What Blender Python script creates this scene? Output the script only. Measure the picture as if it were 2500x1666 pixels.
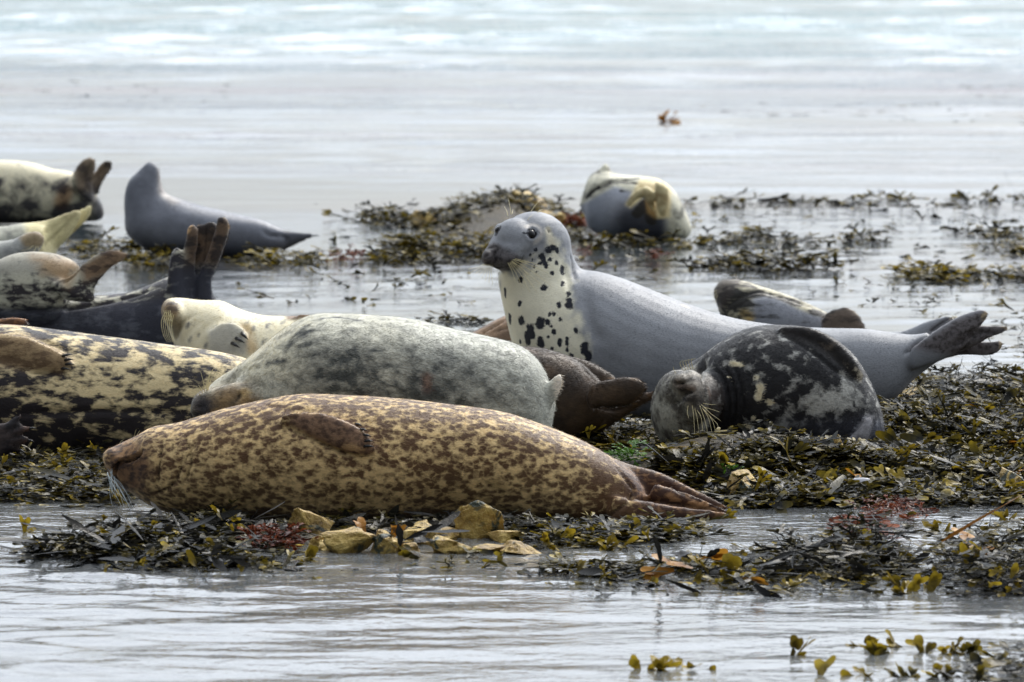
import bpy, math, random
import numpy as np
from mathutils import Vector, Matrix
from mathutils.bvhtree import BVHTree

for o in list(bpy.data.objects):
    bpy.data.objects.remove(o)
scene = bpy.context.scene
COL = scene.collection

# ------------------------------------------------------------------ camera
F = 13300.0            # focal length in photo pixels (photo is 2500 wide)
CAM_H = 1.568          # standing height above the water
PITCH = math.atan(1033.0 / F)
cam_d = bpy.data.cameras.new('camera')
cam = bpy.data.objects.new('camera', cam_d)
COL.objects.link(cam)
cam.location = (0, 0, CAM_H)
cam.rotation_euler = (math.pi / 2 - PITCH, 0, 0)
cam_d.sensor_width = 36.0
cam_d.lens = F / 2500.0 * 36.0
cam_d.clip_end = 20000.0
cam_d.clip_start = 0.5
cam_d.dof.use_dof = True
cam_d.dof.focus_distance = 15.0
cam_d.dof.aperture_fstop = 9.0
scene.camera = cam

# ------------------------------------------------------------------ sky, sun, exposure
SUN_EL, SUN_AZ = math.radians(44), math.radians(28)     # behind the seals, a little to the right
world = bpy.data.worlds.new('World')
scene.world = world
world.use_nodes = True
nt = world.node_tree
nt.nodes.clear()
wo = nt.nodes.new('ShaderNodeOutputWorld')
bg = nt.nodes.new('ShaderNodeBackground')
bg.inputs['Strength'].default_value = 0.10
sky = nt.nodes.new('ShaderNodeTexSky')
sky.sky_type = 'NISHITA'
sky.sun_disc = False
sky.sun_elevation = SUN_EL
sky.sun_rotation = SUN_AZ
sky.dust_density = 2.0
tc = nt.nodes.new('ShaderNodeTexCoord')
mp = nt.nodes.new('ShaderNodeMapping')
mp.inputs['Scale'].default_value = (1.6, 1.6, 5.0)
cn = nt.nodes.new('ShaderNodeTexNoise')
cn.inputs['Scale'].default_value = 1.6
cn.inputs['Detail'].default_value = 5.0
cr = nt.nodes.new('ShaderNodeValToRGB')
cr.color_ramp.elements[0].position = 0.30
cr.color_ramp.elements[0].color = (0.55, 0.55, 0.55, 1)
cr.color_ramp.elements[1].position = 0.62
cr.color_ramp.elements[1].color = (0.97, 0.97, 0.97, 1)
mx = nt.nodes.new('ShaderNodeMix')
mx.data_type = 'RGBA'
mx.inputs['B'].default_value = (10.6, 11.1, 11.9, 1)       # sunlit cloud deck
nt.links.new(tc.outputs['Generated'], mp.inputs['Vector'])
nt.links.new(mp.outputs['Vector'], cn.inputs['Vector'])
nt.links.new(cn.outputs['Fac'], cr.inputs['Fac'])
nt.links.new(cr.outputs['Color'], mx.inputs['Factor'])
nt.links.new(sky.outputs['Color'], mx.inputs['A'])
# thin cloud glows broadly toward the hidden sun
nv = nt.nodes.new('ShaderNodeVectorMath'); nv.operation = 'DOT_PRODUCT'
nv.inputs[1].default_value = (math.sin(SUN_AZ) * math.cos(SUN_EL), math.cos(SUN_AZ) * math.cos(SUN_EL), math.sin(SUN_EL))
nt.links.new(tc.outputs['Generated'], nv.inputs[0])
h1 = nt.nodes.new('ShaderNodeMath'); h1.operation = 'MULTIPLY_ADD'
h1.inputs[1].default_value = 0.5; h1.inputs[2].default_value = 0.5
nt.links.new(nv.outputs['Value'], h1.inputs[0])
h2 = nt.nodes.new('ShaderNodeMath'); h2.operation = 'POWER'; h2.inputs[1].default_value = 4.0
nt.links.new(h1.outputs[0], h2.inputs[0])
h3 = nt.nodes.new('ShaderNodeMath'); h3.operation = 'MULTIPLY_ADD'
h3.inputs[1].default_value = 2.35; h3.inputs[2].default_value = 0.22
nt.links.new(h2.outputs[0], h3.inputs[0])
cs = nt.nodes.new('ShaderNodeVectorMath'); cs.operation = 'SCALE'
cs.inputs[0].default_value = (10.15, 10.8, 11.75)
# distant cloud bases are a little greyer toward the horizon
sz = nt.nodes.new('ShaderNodeSeparateXYZ')
nt.links.new(tc.outputs['Generated'], sz.inputs[0])
mr = nt.nodes.new('ShaderNodeMapRange')
mr.interpolation_type = 'SMOOTHSTEP'
mr.inputs['From Min'].default_value = 0.0
mr.inputs['From Max'].default_value = 0.36
mr.inputs['To Min'].default_value = 0.36
mr.inputs['To Max'].default_value = 1.0
nt.links.new(sz.outputs['Z'], mr.inputs['Value'])
h4 = nt.nodes.new('ShaderNodeMath'); h4.operation = 'MULTIPLY'
nt.links.new(h3.outputs[0], h4.inputs[0])
nt.links.new(mr.outputs['Result'], h4.inputs[1])
nt.links.new(h4.outputs[0], cs.inputs['Scale'])
nt.links.new(cs.outputs['Vector'], mx.inputs['B'])
nt.links.new(mx.outputs['Result'], bg.inputs['Color'])
nt.links.new(bg.outputs['Background'], wo.inputs['Surface'])

sun_d = bpy.data.lights.new('sun', 'SUN')
sun_d.energy = 2.2
sun_d.angle = math.radians(12)
sun_d.color = (1.0, 0.95, 0.87)
sun = bpy.data.objects.new('sun', sun_d)
COL.objects.link(sun)
sdir = Vector((math.sin(SUN_AZ) * math.cos(SUN_EL), math.cos(SUN_AZ) * math.cos(SUN_EL), math.sin(SUN_EL)))
sun.rotation_euler = sdir.to_track_quat('Z', 'Y').to_euler()
sun.location = (0, 20, 12)

vs = scene.view_settings
vs.view_transform = 'Standard'
vs.look = 'None'
vs.exposure = 0.48
vs.gamma = 1.0
vs.use_curve_mapping = False
scene.cycles.max_bounces = 6
scene.cycles.transparent_max_bounces = 8
scene.cycles.caustics_reflective = False
scene.cycles.caustics_refractive = False

# ------------------------------------------------------------------ helpers
cp, sp = math.cos(PITCH), math.sin(PITCH)
C0 = np.array((0.0, 0.0, CAM_H))

def ray(px, py):
    a = (np.asarray(px, float) - 1250.0) / F
    b = (np.asarray(py, float) - 833.0) / F
    return np.stack([a, cp - b * sp + 0 * a, -sp - b * cp + 0 * a], -1)

def P(px, py, Y):
    d = ray(px, py)
    return C0 + d * (np.asarray(Y, float) / d[..., 1])[..., None]

def G(px, py, z=0.0):
    d = ray(px, py)
    return C0 + d * ((np.asarray(z) - CAM_H) / d[..., 2])[..., None]

def proj(V):
    q = V - C0
    depth = q[:, 1] * cp - q[:, 2] * sp
    upc = q[:, 1] * sp + q[:, 2] * cp
    return np.stack([1250 + F * q[:, 0] / depth, 833 - F * upc / depth], -1)

def srgb(r, g, b):
    f = lambda c: ((c / 255.0) / 12.92 if c / 255.0 <= 0.04045 else ((c / 255.0 + 0.055) / 1.055) ** 2.4)
    return (f(r), f(g), f(b))

def _hash(ix, iy, iz):
    h = (ix * 374761393 + iy * 668265263 + iz * 2147483647) & 0xFFFFFFFF
    h = ((h ^ (h >> 13)) * 1274126177) & 0xFFFFFFFF
    h = ((h ^ (h >> 16)) * 2246822519) & 0xFFFFFFFF
    return ((h ^ (h >> 15)) & 0xFFFFFF) / float(0xFFFFFF)

def noise3(p):
    p = np.asarray(p, float)
    i = np.floor(p).astype(np.int64)
    f = p - i
    f = f * f * (3 - 2 * f)
    r = 0.0
    for dx in (0, 1):
        for dy in (0, 1):
            for dz in (0, 1):
                w = (f[..., 0] if dx else 1 - f[..., 0]) * (f[..., 1] if dy else 1 - f[..., 1]) * (f[..., 2] if dz else 1 - f[..., 2])
                r = r + w * _hash(i[..., 0] + dx, i[..., 1] + dy, i[..., 2] + dz)
    return r

def fbm(p, octaves=3):
    a, s, t = 0.5, 0.0, 0.0
    p = np.asarray(p, float)
    for k in range(octaves):
        s = s + a * noise3(p + 17.3 * k)
        t += a
        a *= 0.5
        p = p * 2.03
    return s / t

def sstep(a, b, x):
    t = np.clip((x - a) / (b - a), 0, 1)
    return t * t * (3 - 2 * t)

def tag(o, label=None, cat=None, group=None, kind=None):
    if label: o['label'] = label
    if cat: o['category'] = cat
    if group: o['group'] = group
    if kind: o['kind'] = kind
    return o

def empty(name, loc):
    o = bpy.data.objects.new(name, None)
    COL.objects.link(o)
    o.location = loc
    o.empty_display_size = 0.1
    return o

def mesh_np(name, V, tris=None, quads=None, smooth=True):
    me = bpy.data.meshes.new(name)
    V = np.ascontiguousarray(V, np.float32)
    nt_ = 0 if tris is None else len(tris)
    nq = 0 if quads is None else len(quads)
    me.vertices.add(len(V))
    me.vertices.foreach_set('co', V.ravel())
    loops = []
    if nt_: loops.append(np.asarray(tris, np.int32).ravel())
    if nq: loops.append(np.asarray(quads, np.int32).ravel())
    loops = np.concatenate(loops)
    me.loops.add(len(loops))
    me.loops.foreach_set('vertex_index', loops)
    me.polygons.add(nt_ + nq)
    starts = np.concatenate([np.arange(nt_) * 3, nt_ * 3 + np.arange(nq) * 4]).astype(np.int32)
    me.polygons.foreach_set('loop_start', starts)
    me.polygons.foreach_set('use_smooth', np.full(nt_ + nq, smooth))
    me.update(calc_edges=True)
    me.validate()
    return me

def attr(me, name, data, kind='FLOAT'):
    a = me.attributes.new(name, kind, 'POINT')
    data = np.asarray(data, np.float32)
    if kind == 'FLOAT': a.data.foreach_set('value', data.ravel())
    elif kind == 'FLOAT_VECTOR': a.data.foreach_set('vector', data.ravel())
    elif kind == 'FLOAT_COLOR':
        d = np.ones((len(data), 4), np.float32)
        d[:, :3] = data
        a.data.foreach_set('color', d.ravel())

def obj(name, me, mat=None, parent=None, loc=None):
    o = bpy.data.objects.new(name, me)
    COL.objects.link(o)
    if mat is not None and len(me.materials) == 0: me.materials.append(mat)
    if parent is not None: o.parent = parent
    if loc is not None: o.location = loc
    return o

class NB:
    """small node builder"""
    def __init__(s, name):
        s.m = bpy.data.materials.new(name)
        s.m.use_nodes = True
        s.t = s.m.node_tree
        s.t.nodes.clear()
        s.out = s.t.nodes.new('ShaderNodeOutputMaterial')
    def n(s, t, **k):
        x = s.t.nodes.new('ShaderNode' + t)
        for a, b in k.items(): setattr(x, a, b)
        return x
    def l(s, a, b): s.t.links.new(a, b)
    def attr(s, name, out='Fac'):
        x = s.n('Attribute', attribute_name=name)
        return x.outputs[out]
    def math(s, op, a, b=None, c=None, clamp=False):
        x = s.n('Math', operation=op, use_clamp=clamp)
        for i, v in enumerate((a, b, c)):
            if v is None: continue
            if isinstance(v, (int, float)): x.inputs[i].default_value = v
            else: s.l(v, x.inputs[i])
        return x.outputs[0]
    def mix(s, f, a, b, blend='MIX'):
        x = s.n('Mix', data_type='RGBA', blend_type=blend)
        for k, v in (('Factor', f), ('A', a), ('B', b)):
            i = x.inputs[k] if k == 'Factor' else [q for q in x.inputs if q.name == k and q.type == 'RGBA'][0]
            if isinstance(v, (int, float)): i.default_value = v
            elif isinstance(v, tuple): i.default_value = (v[0], v[1], v[2], 1)
            else: s.l(v, i)
        return [q for q in x.outputs if q.type == 'RGBA'][0]
    def noise(s, vec, scale, detail=3.0, rough=0.55, dist=0.0):
        x = s.n('TexNoise')
        x.inputs['Scale'].default_value = scale
        x.inputs['Detail'].default_value = detail
        x.inputs['Roughness'].default_value = rough
        x.inputs['Distortion'].default_value = dist
        if vec is not None: s.l(vec, x.inputs['Vector'])
        return x.outputs['Fac']
    def mapv(s, vec, scale=(1, 1, 1), rot=(0, 0, 0)):
        x = s.n('Mapping')
        x.inputs['Scale'].default_value = scale
        x.inputs['Rotation'].default_value = rot
        s.l(vec, x.inputs['Vector'])
        return x.outputs['Vector']
    def ramp(s, f, stops):
        x = s.n('ValToRGB')
        e = x.color_ramp.elements
        while len(e) < len(stops): e.new(0.5)
        for q, (p_, c) in zip(e, stops):
            q.position = p_
            q.color = (c[0], c[1], c[2], 1)
        s.l(f, x.inputs['Fac'])
        return x.outputs['Color']
    def bump(s, h, strength, dist):
        x = s.n('Bump')
        x.inputs['Strength'].default_value = strength
        x.inputs['Distance'].default_value = dist
        s.l(h, x.inputs['Height'])
        return x.outputs['Normal']

# ------------------------------------------------------------------ materials
def coat_material(name, scale=14.0, stretch=(1, 1, 1), k=0.9, w=0.16, rough=0.5, detail=4.0, fur=(0.35, 1.3, 1.3), fine=0.35, sheen=0.25, rot=(0, 0, 0), cells=0.0, cell_scale=40.0):
    b = NB(name)
    rest = b.attr('rest', 'Vector')
    n1 = b.noise(b.mapv(rest, stretch, rot), scale, detail, 0.6, 0.25)
    if cells:
        vo = b.n('TexVoronoi')
        vo.inputs['Scale'].default_value = cell_scale
        wv = b.n('TexNoise')
        wv.inputs['Scale'].default_value = cell_scale * 0.8
        b.l(rest, wv.inputs['Vector'])
        vm = b.n('VectorMath', operation='MULTIPLY_ADD')
        b.l(wv.outputs['Color'], vm.inputs[0])
        vm.inputs[1].default_value = (0.022, 0.022, 0.022)
        b.l(b.mapv(rest, stretch, rot), vm.inputs[2])
        b.l(vm.outputs[0], vo.inputs['Vector'])
        sp_ = b.math('SUBTRACT', 0.98, vo.outputs['Distance'])
        n1 = b.math('ADD', b.math('MULTIPLY', n1, 1 - cells), b.math('MULTIPLY', sp_, cells))
    m = b.attr('amount')
    f = b.math('ADD', m, b.math('MULTIPLY', b.math('SUBTRACT', n1, 0.5), k * 2.0))
    f = b.math('ADD', b.math('DIVIDE', b.math('SUBTRACT', f, 0.5), w), 0.5, clamp=True)
    col = b.mix(f, b.attr('colour_light', 'Color'), b.attr('colour_dark', 'Color'))
    n2 = b.noise(b.mapv(rest, fur, rot), 260.0, 2.0, 0.7)
    n3 = b.noise(rest, 9.0, 3.0)
    v = b.math('ADD', b.math('MULTIPLY', b.math('SUBTRACT', n2, 0.5), fine * 2), b.math('MULTIPLY', b.math('SUBTRACT', n3, 0.5), 0.55))
    v = b.math('ADD', b.math('ADD', v, 1.0), b.attr('tint'))
    hv = b.n('HueSaturation')
    b.l(v, hv.inputs['Value'])
    b.l(col, hv.inputs['Color'])
    p = b.n('BsdfPrincipled')
    b.l(hv.outputs['Color'], p.inputs['Base Color'])
    p.inputs['Roughness'].default_value = rough
    p.inputs['Specular IOR Level'].default_value = 0.24
    p.inputs['Sheen Weight'].default_value = sheen * 0.25
    p.inputs['Sheen Roughness'].default_value = 0.4
    b.l(b.bump(n2, 0.4, 0.003), p.inputs['Normal'])
    b.l(p.outputs[0], b.out.inputs['Surface'])
    return b.m

def simple_material(name, col, rough=0.5, spec=0.5, coat=0.0):
    b = NB(name)
    p = b.n('BsdfPrincipled')
    tcn = b.n('TexCoord')
    n = b.noise(tcn.outputs['Object'], 60.0, 3.0)
    b.l(b.mix(n, tuple(c * 0.75 for c in col), tuple(min(1, c * 1.25) for c in col)), p.inputs['Base Color'])
    p.inputs['Roughness'].default_value = rough
    p.inputs['Specular IOR Level'].default_value = spec
    p.inputs['Coat Weight'].default_value = coat
    p.inputs['Coat Roughness'].default_value = 0.05
    b.l(p.outputs[0], b.out.inputs['Surface'])
    return b.m

M_EYE = simple_material('eye_black', (0.004, 0.003, 0.003), 0.04, 0.35, 0.0)
M_CLAW = simple_material('claw_horn', (0.03, 0.028, 0.027), 0.35, 0.5)
M_WHISK = simple_material('whisker_pale', srgb(226, 212, 160), 0.4, 0.5)
M_WHISKW = simple_material('whisker_white', srgb(205, 215, 215), 0.4, 0.5)

def weed_material(name, palette):
    b = NB(name)
    tip = b.attr('tip')
    rnd = b.attr('shade')
    g = b.n('NewGeometry')
    nz = b.noise(g.outputs['Position'], 45.0, 3.0)
    f = b.math('ADD', b.math('ADD', b.math('MULTIPLY', tip, 0.42), b.math('MULTIPLY', rnd, 0.62)), b.math('MULTIPLY', b.math('SUBTRACT', nz, 0.5), 0.5), clamp=True)
    col = b.ramp(f, palette)
    p = b.n('BsdfPrincipled')
    b.l(col, p.inputs['Base Color'])
    p.inputs['Roughness'].default_value = 0.34
    p.inputs['Specular IOR Level'].default_value = 0.09
    n2 = b.noise(g.outputs['Position'], 160.0, 2.0)
    b.l(b.bump(n2, 0.35, 0.004), p.inputs['Normal'])
    t = b.n('BsdfTranslucent')
    b.l(col, t.inputs['Color'])
    ms = b.n('MixShader')
    ms.inputs[0].default_value = 0.30
    b.l(p.outputs[0], ms.inputs[1])
    b.l(t.outputs[0], ms.inputs[2])
    b.l(ms.outputs[0], b.out.inputs['Surface'])
    return b.m

M_WEED = weed_material('bladder_wrack', [(0.0, (0.006, 0.006, 0.006)), (0.38, (0.013, 0.013, 0.009)), (0.62, (0.060, 0.048, 0.010)), (0.82, (0.17, 0.125, 0.012)), (1.0, (0.36, 0.26, 0.02))])
M_WEED_Y = weed_material('yellow_wrack', [(0.0, (0.022, 0.018, 0.006)), (0.4, (0.075, 0.055, 0.009)), (0.75, (0.20, 0.14, 0.012)), (1.0, (0.40, 0.29, 0.025))])
M_WEED_R = weed_material('red_weed', [(0.0, (0.02, 0.007, 0.005)), (0.4, (0.07, 0.018, 0.010)), (0.75, (0.16, 0.04, 0.016)), (1.0, (0.32, 0.09, 0.03))])
M_WEED_O = weed_material('orange_kelp', [(0.0, (0.10, 0.04, 0.008)), (0.4, (0.24, 0.10, 0.012)), (1.0, (0.50, 0.24, 0.03))])
M_WEED_G = weed_material('green_weed', [(0.0, (0.015, 0.035, 0.006)), (0.5, (0.05, 0.12, 0.012)), (1.0, (0.12, 0.24, 0.03))])
M_WEED_D = weed_material('dark_kelp', [(0.0, (0.007, 0.007, 0.007)), (0.6, (0.014, 0.013, 0.010)), (0.9, (0.05, 0.040, 0.012)), (1.0, (0.10, 0.075, 0.016))])

def rock_material():
    b = NB('ochre_limestone')
    g = b.n('NewGeometry')
    pz = g.outputs['Position']
    n1 = b.noise(pz, 9.0, 5.0, 0.6)
    n2 = b.noise(pz, 60.0, 5.0, 0.65)
    n3 = b.noise(pz, 16.0, 3.0, 0.6, 0.5)
    col = b.ramp(b.math('ADD', b.math('MULTIPLY', n1, 0.6), b.math('MULTIPLY', n2, 0.4)),
                 [(0.34, (0.10, 0.055, 0.012)), (0.47, (0.34, 0.215, 0.045)), (0.57, (0.54, 0.38, 0.10)), (0.74, (0.68, 0.54, 0.27))])
    gm = b.math('DIVIDE', b.math('SUBTRACT', n3, 0.55), 0.07, clamp=True)
    col = b.mix(gm, col, (0.03, 0.04, 0.022))
    p = b.n('BsdfPrincipled')
    b.l(col, p.inputs['Base Color'])
    p.inputs['Roughness'].default_value = 0.55
    b.l(b.bump(n2, 0.7, 0.02), p.inputs['Normal'])
    b.l(p.outputs[0], b.out.inputs['Surface'])
    return b.m
M_ROCK = rock_material()

# ------------------------------------------------------------------ ground and water
BUMPS = [   # px, py on the ground, radius x m, radius y m, height m
    (1820, 1150, 0.55, 0.42, 0.100), (2100, 1130, 0.40, 0.38, 0.06), (2330, 1060, 0.45, 0.9, 0.075),
    (2150, 1000, 0.35, 0.6, 0.06), (2480, 1000, 0.4, 0.9, 0.08), (1540, 1080, 0.28, 0.5, 0.03),
    (1720, 1180, 0.2, 0.25, 0.04), (2380, 1170, 0.35, 0.3, 0.03),
    (150, 1175, 0.30, 0.25, 0.025), (330, 1190, 0.15, 0.2, 0.02),
    (380, 1330, 0.25, 0.22, 0.015), (560, 1320, 0.2, 0.2, 0.02), (180, 1335, 0.15, 0.12, 0.01),
    (700, 1320, 0.2, 0.2, 0.015), (900, 1300, 0.3, 0.25, 0.01), (1150, 1290, 0.3, 0.25, 0.01),
    (1235, 548, 0.30, 0.7, 0.15), (1340, 556, 0.16, 0.5, 0.07), (1090, 548, 0.16, 0.5, 0.06), (1000, 622, 0.14, 0.4, 0.07), (1930, 645, 0.2, 0.4, 0.04),
]
BW = []
for (px, py, rx, ry, h) in BUMPS:
    g = G(px, py)
    BW.append((g[0], g[1], rx, ry, h))

def ground_h(X, Y):
    X = np.asarray(X, float)
    Y = np.asarray(Y, float)
    base = -0.045 - 0.9 * sstep(26, 90, Y) - 3.0 * sstep(90, 300, Y) - 0.25 * sstep(11.0, 7.0, Y)
    z = base
    s = 0.0
    for (x0, y0, rx, ry, h) in BW:
        s = np.maximum(s, (h + 0.045) * np.exp(-(((X - x0) / rx) ** 2 + ((Y - y0) / ry) ** 2)))
    z = z + s * np.where(Y < 40, 1, 0)
    n = fbm(np.stack([X * 5, Y * 5, 0 * X], -1), 3) - 0.5
    return z + n * 0.05

def sheet(name, rows, cols, zf):
    Yg, Ug = np.meshgrid(rows, cols, indexing='ij')
    Xg = Ug * np.maximum(Yg, 12.0)
    Zg = zf(Xg, Yg)
    V = np.stack([Xg, Yg, Zg], -1).reshape(-1, 3)
    nr, nc = Xg.shape
    i = np.arange(nr - 1)[:, None] * nc + np.arange(nc - 1)[None, :]
    q = np.stack([i, i + 1, i + nc + 1, i + nc], -1).reshape(-1, 4)
    return mesh_np(name, V, quads=q)

ucore = np.linspace(-0.11, 0.11, 200)
uside = np.geomspace(0.114, 3.0, 26)
ucols = np.concatenate([-uside[::-1], ucore, uside])
rows_g = np.concatenate([np.linspace(-20, 9, 10), np.linspace(9.3, 20, 180), np.geomspace(20.1, 6000, 90)])
b = NB('wet_shingle')
g_ = b.n('NewGeometry')
n1 = b.noise(g_.outputs['Position'], 14.0, 5.0, 0.65)
n2 = b.noise(g_.outputs['Position'], 70.0, 4.0, 0.6)
colr = b.ramp(b.math('ADD', b.math('MULTIPLY', n1, 0.55), b.math('MULTIPLY', n2, 0.45)),
              [(0.32, (0.010, 0.009, 0.006)), (0.5, (0.032, 0.024, 0.011)), (0.68, (0.11, 0.078, 0.032))])
p = b.n('BsdfPrincipled')
b.l(colr, p.inputs['Base Color'])
p.inputs['Roughness'].default_value = 0.6
p.inputs['Specular IOR Level'].default_value = 0.15
b.l(b.bump(n2, 0.8, 0.02), p.inputs['Normal'])
b.l(p.outputs[0], b.out.inputs['Surface'])
seabed = obj('seabed', sheet('seabed', rows_g, ucols, ground_h), b.m)
tag(seabed, kind='structure')

def water_z(X, Y):
    """small wind ripples, patchy, fading into the far sheet"""
    z = 0.0 * X
    rng = np.random.RandomState(4)
    patch = sstep(0.35, 0.68, fbm(np.stack([X * 0.8, Y * 0.33, 0 * X + 3.1], -1), 3))
    fade = sstep(40, 20, Y)
    for lam, amp in ((0.55, 0.0030), (0.32, 0.0026), (0.20, 0.0019), (0.13, 0.0013), (0.09, 0.0008)):
        for k in range(3):
            th = math.radians(90 + rng.uniform(-22, 22))
            ph = rng.uniform(0, 6.28)
            kx, ky = math.cos(th) * 6.283 / lam, math.sin(th) * 6.283 / lam
            wob = 2.2 * noise3(np.stack([X / lam * 0.28, Y / lam * 0.28, 0 * X + k + lam * 40], -1))
            z = z + amp * 0.5 * np.sin(kx * X + ky * Y + ph + wob * 3.0)
    z = z * fade * (0.35 + 0.75 * patch)
    # wavelets of the open sea beyond the weedy shallows
    sea = 0.007 * sstep(26, 34, Y) + 0.018 * sstep(50, 60, Y)
    gust = sstep(0.38, 0.62, fbm(np.stack([X * 0.35, Y * 0.10, 0 * X + 8.7], -1), 3))
    w = 0.0
    for lam in (1.3, 0.8, 0.5):
        for k in range(2):
            th = math.radians(90 + rng.uniform(-30, 30))
            kx, ky = math.cos(th) * 6.283 / lam, math.sin(th) * 6.283 / lam
            wob = noise3(np.stack([X / lam * 0.45, Y / lam * 0.3, 0 * X + 30 + k + lam * 9], -1))
            w = w + lam * np.sin(kx * X + ky * Y + rng.uniform(0, 6.28) + wob * 9.0)
    return z + sea * w / 2.2 * (0.3 + 0.9 * gust) * np.where(Y < 200, 1.0, 0.0)

rows_w = np.concatenate([np.linspace(-20, 9, 8), np.linspace(9.15, 20, 430), np.geomspace(20.03, 45, 180), np.linspace(45.1, 140, 330), np.geomspace(142, 9000, 40)])
ucw = np.concatenate([-uside[::-1], np.linspace(-0.112, 0.112, 260), uside])
b = NB('shallow_sea_water')
g_ = b.n('NewGeometry')
pos = g_.outputs['Position']
sepx = b.n('SeparateXYZ')
b.l(pos, sepx.inputs[0])
far = b.math('DIVIDE', b.math('SUBTRACT', sepx.outputs['Y'], 24.0), 30.0, clamp=True)
open_sea = b.math('DIVIDE', b.math('SUBTRACT', sepx.outputs['Y'], 54.0), 18.0, clamp=True)
# fine ripples by bump, coarser with distance
nA = b.noise(b.mapv(pos, (0.7, 1.0, 1.0)), 16.0, 3.0, 0.6, 0.3)
nB = b.noise(b.mapv(pos, (0.55, 1.0, 1.0)), 3.4, 4.0, 0.6, 0.3)
nP = b.noise(b.mapv(pos, (0.16, 0.5, 1.0)), 0.55, 3.0, 0.55)
calm = b.math('DIVIDE', b.math('SUBTRACT', nP, 0.40), 0.22, clamp=True)
hh = b.math('ADD', b.math('MULTIPLY', nA, 0.005), b.math('MULTIPLY', b.math('MULTIPLY', nB, 0.10), far))
hh = b.math('MULTIPLY', hh, b.math('ADD', 0.2, b.math('MULTIPLY', calm, 1.1)))
nrm = b.bump(hh, 1.0, 1.0)
fr = b.n('Fresnel')
fr.inputs['IOR'].default_value = 1.42
b.l(nrm, fr.inputs['Normal'])
gl = b.n('BsdfGlossy')
gl.inputs['Roughness'].default_value = 0.035
gl.inputs['Color'].default_value = (1, 1, 1, 1)
b.l(nrm, gl.inputs['Normal'])
tr = b.n('BsdfTransparent')
tr.inputs['Color'].default_value = (0.80, 0.84, 0.80, 1)
df = b.n('BsdfDiffuse')
weedy = b.noise(b.mapv(pos, (0.10, 0.35, 1.0)), 0.9, 4.0, 0.6)
weedy = b.math('DIVIDE', b.math('SUBTRACT', weedy, 0.52), 0.15, clamp=True)
c1 = b.mix(b.math('MULTIPLY', weedy, b.math('SUBTRACT', 1.0, open_sea)), (0.09, 0.12, 0.14), (0.13, 0.105, 0.115))
c1 = b.mix(b.math('DIVIDE', b.math('SUBTRACT', sepx.outputs['Y'], 15.0), 12.0, clamp=True), (0.40, 0.42, 0.43), c1)  # near water paled in its own colour, standing in for reflected bright sky
b.l(b.mix(open_sea, c1, (0.06, 0.135, 0.14)), df.inputs['Color'])
m1 = b.n('MixShader')
b.l(b.math('MULTIPLY', b.math('ADD', b.math('MULTIPLY', far, 0.68), 0.30), 1.0, clamp=True), m1.inputs[0])
b.l(tr.outputs[0], m1.inputs[1])
b.l(df.outputs[0], m1.inputs[2])
m2 = b.n('MixShader')
b.l(fr.outputs[0], m2.inputs[0])
b.l(m1.outputs[0], m2.inputs[1])
b.l(gl.outputs[0], m2.inputs[2])
b.l(m2.outputs[0], b.out.inputs['Surface'])
water = obj('sea_water', sheet('sea_water', rows_w, ucw, water_z), b.m)
tag(water, kind='structure')

# ------------------------------------------------------------------ seals
def catmull(A, sub):
    A = np.asarray(A, float)
    n = len(A)
    Q = np.vstack([2 * A[0] - A[1], A, 2 * A[-1] - A[-2]])
    out = []
    t = np.linspace(0, 1, sub, endpoint=False)[:, None]
    for i in range(n - 1):
        p0, p1, p2, p3 = Q[i], Q[i + 1], Q[i + 2], Q[i + 3]
        out.append(0.5 * ((2 * p1) + (-p0 + p2) * t + (2 * p0 - 5 * p1 + 4 * p2 - p3) * t * t + (-p0 + 3 * p1 - 3 * p2 + p3) * t ** 3))
    out.append(A[-1:])
    return np.vstack(out)

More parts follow.
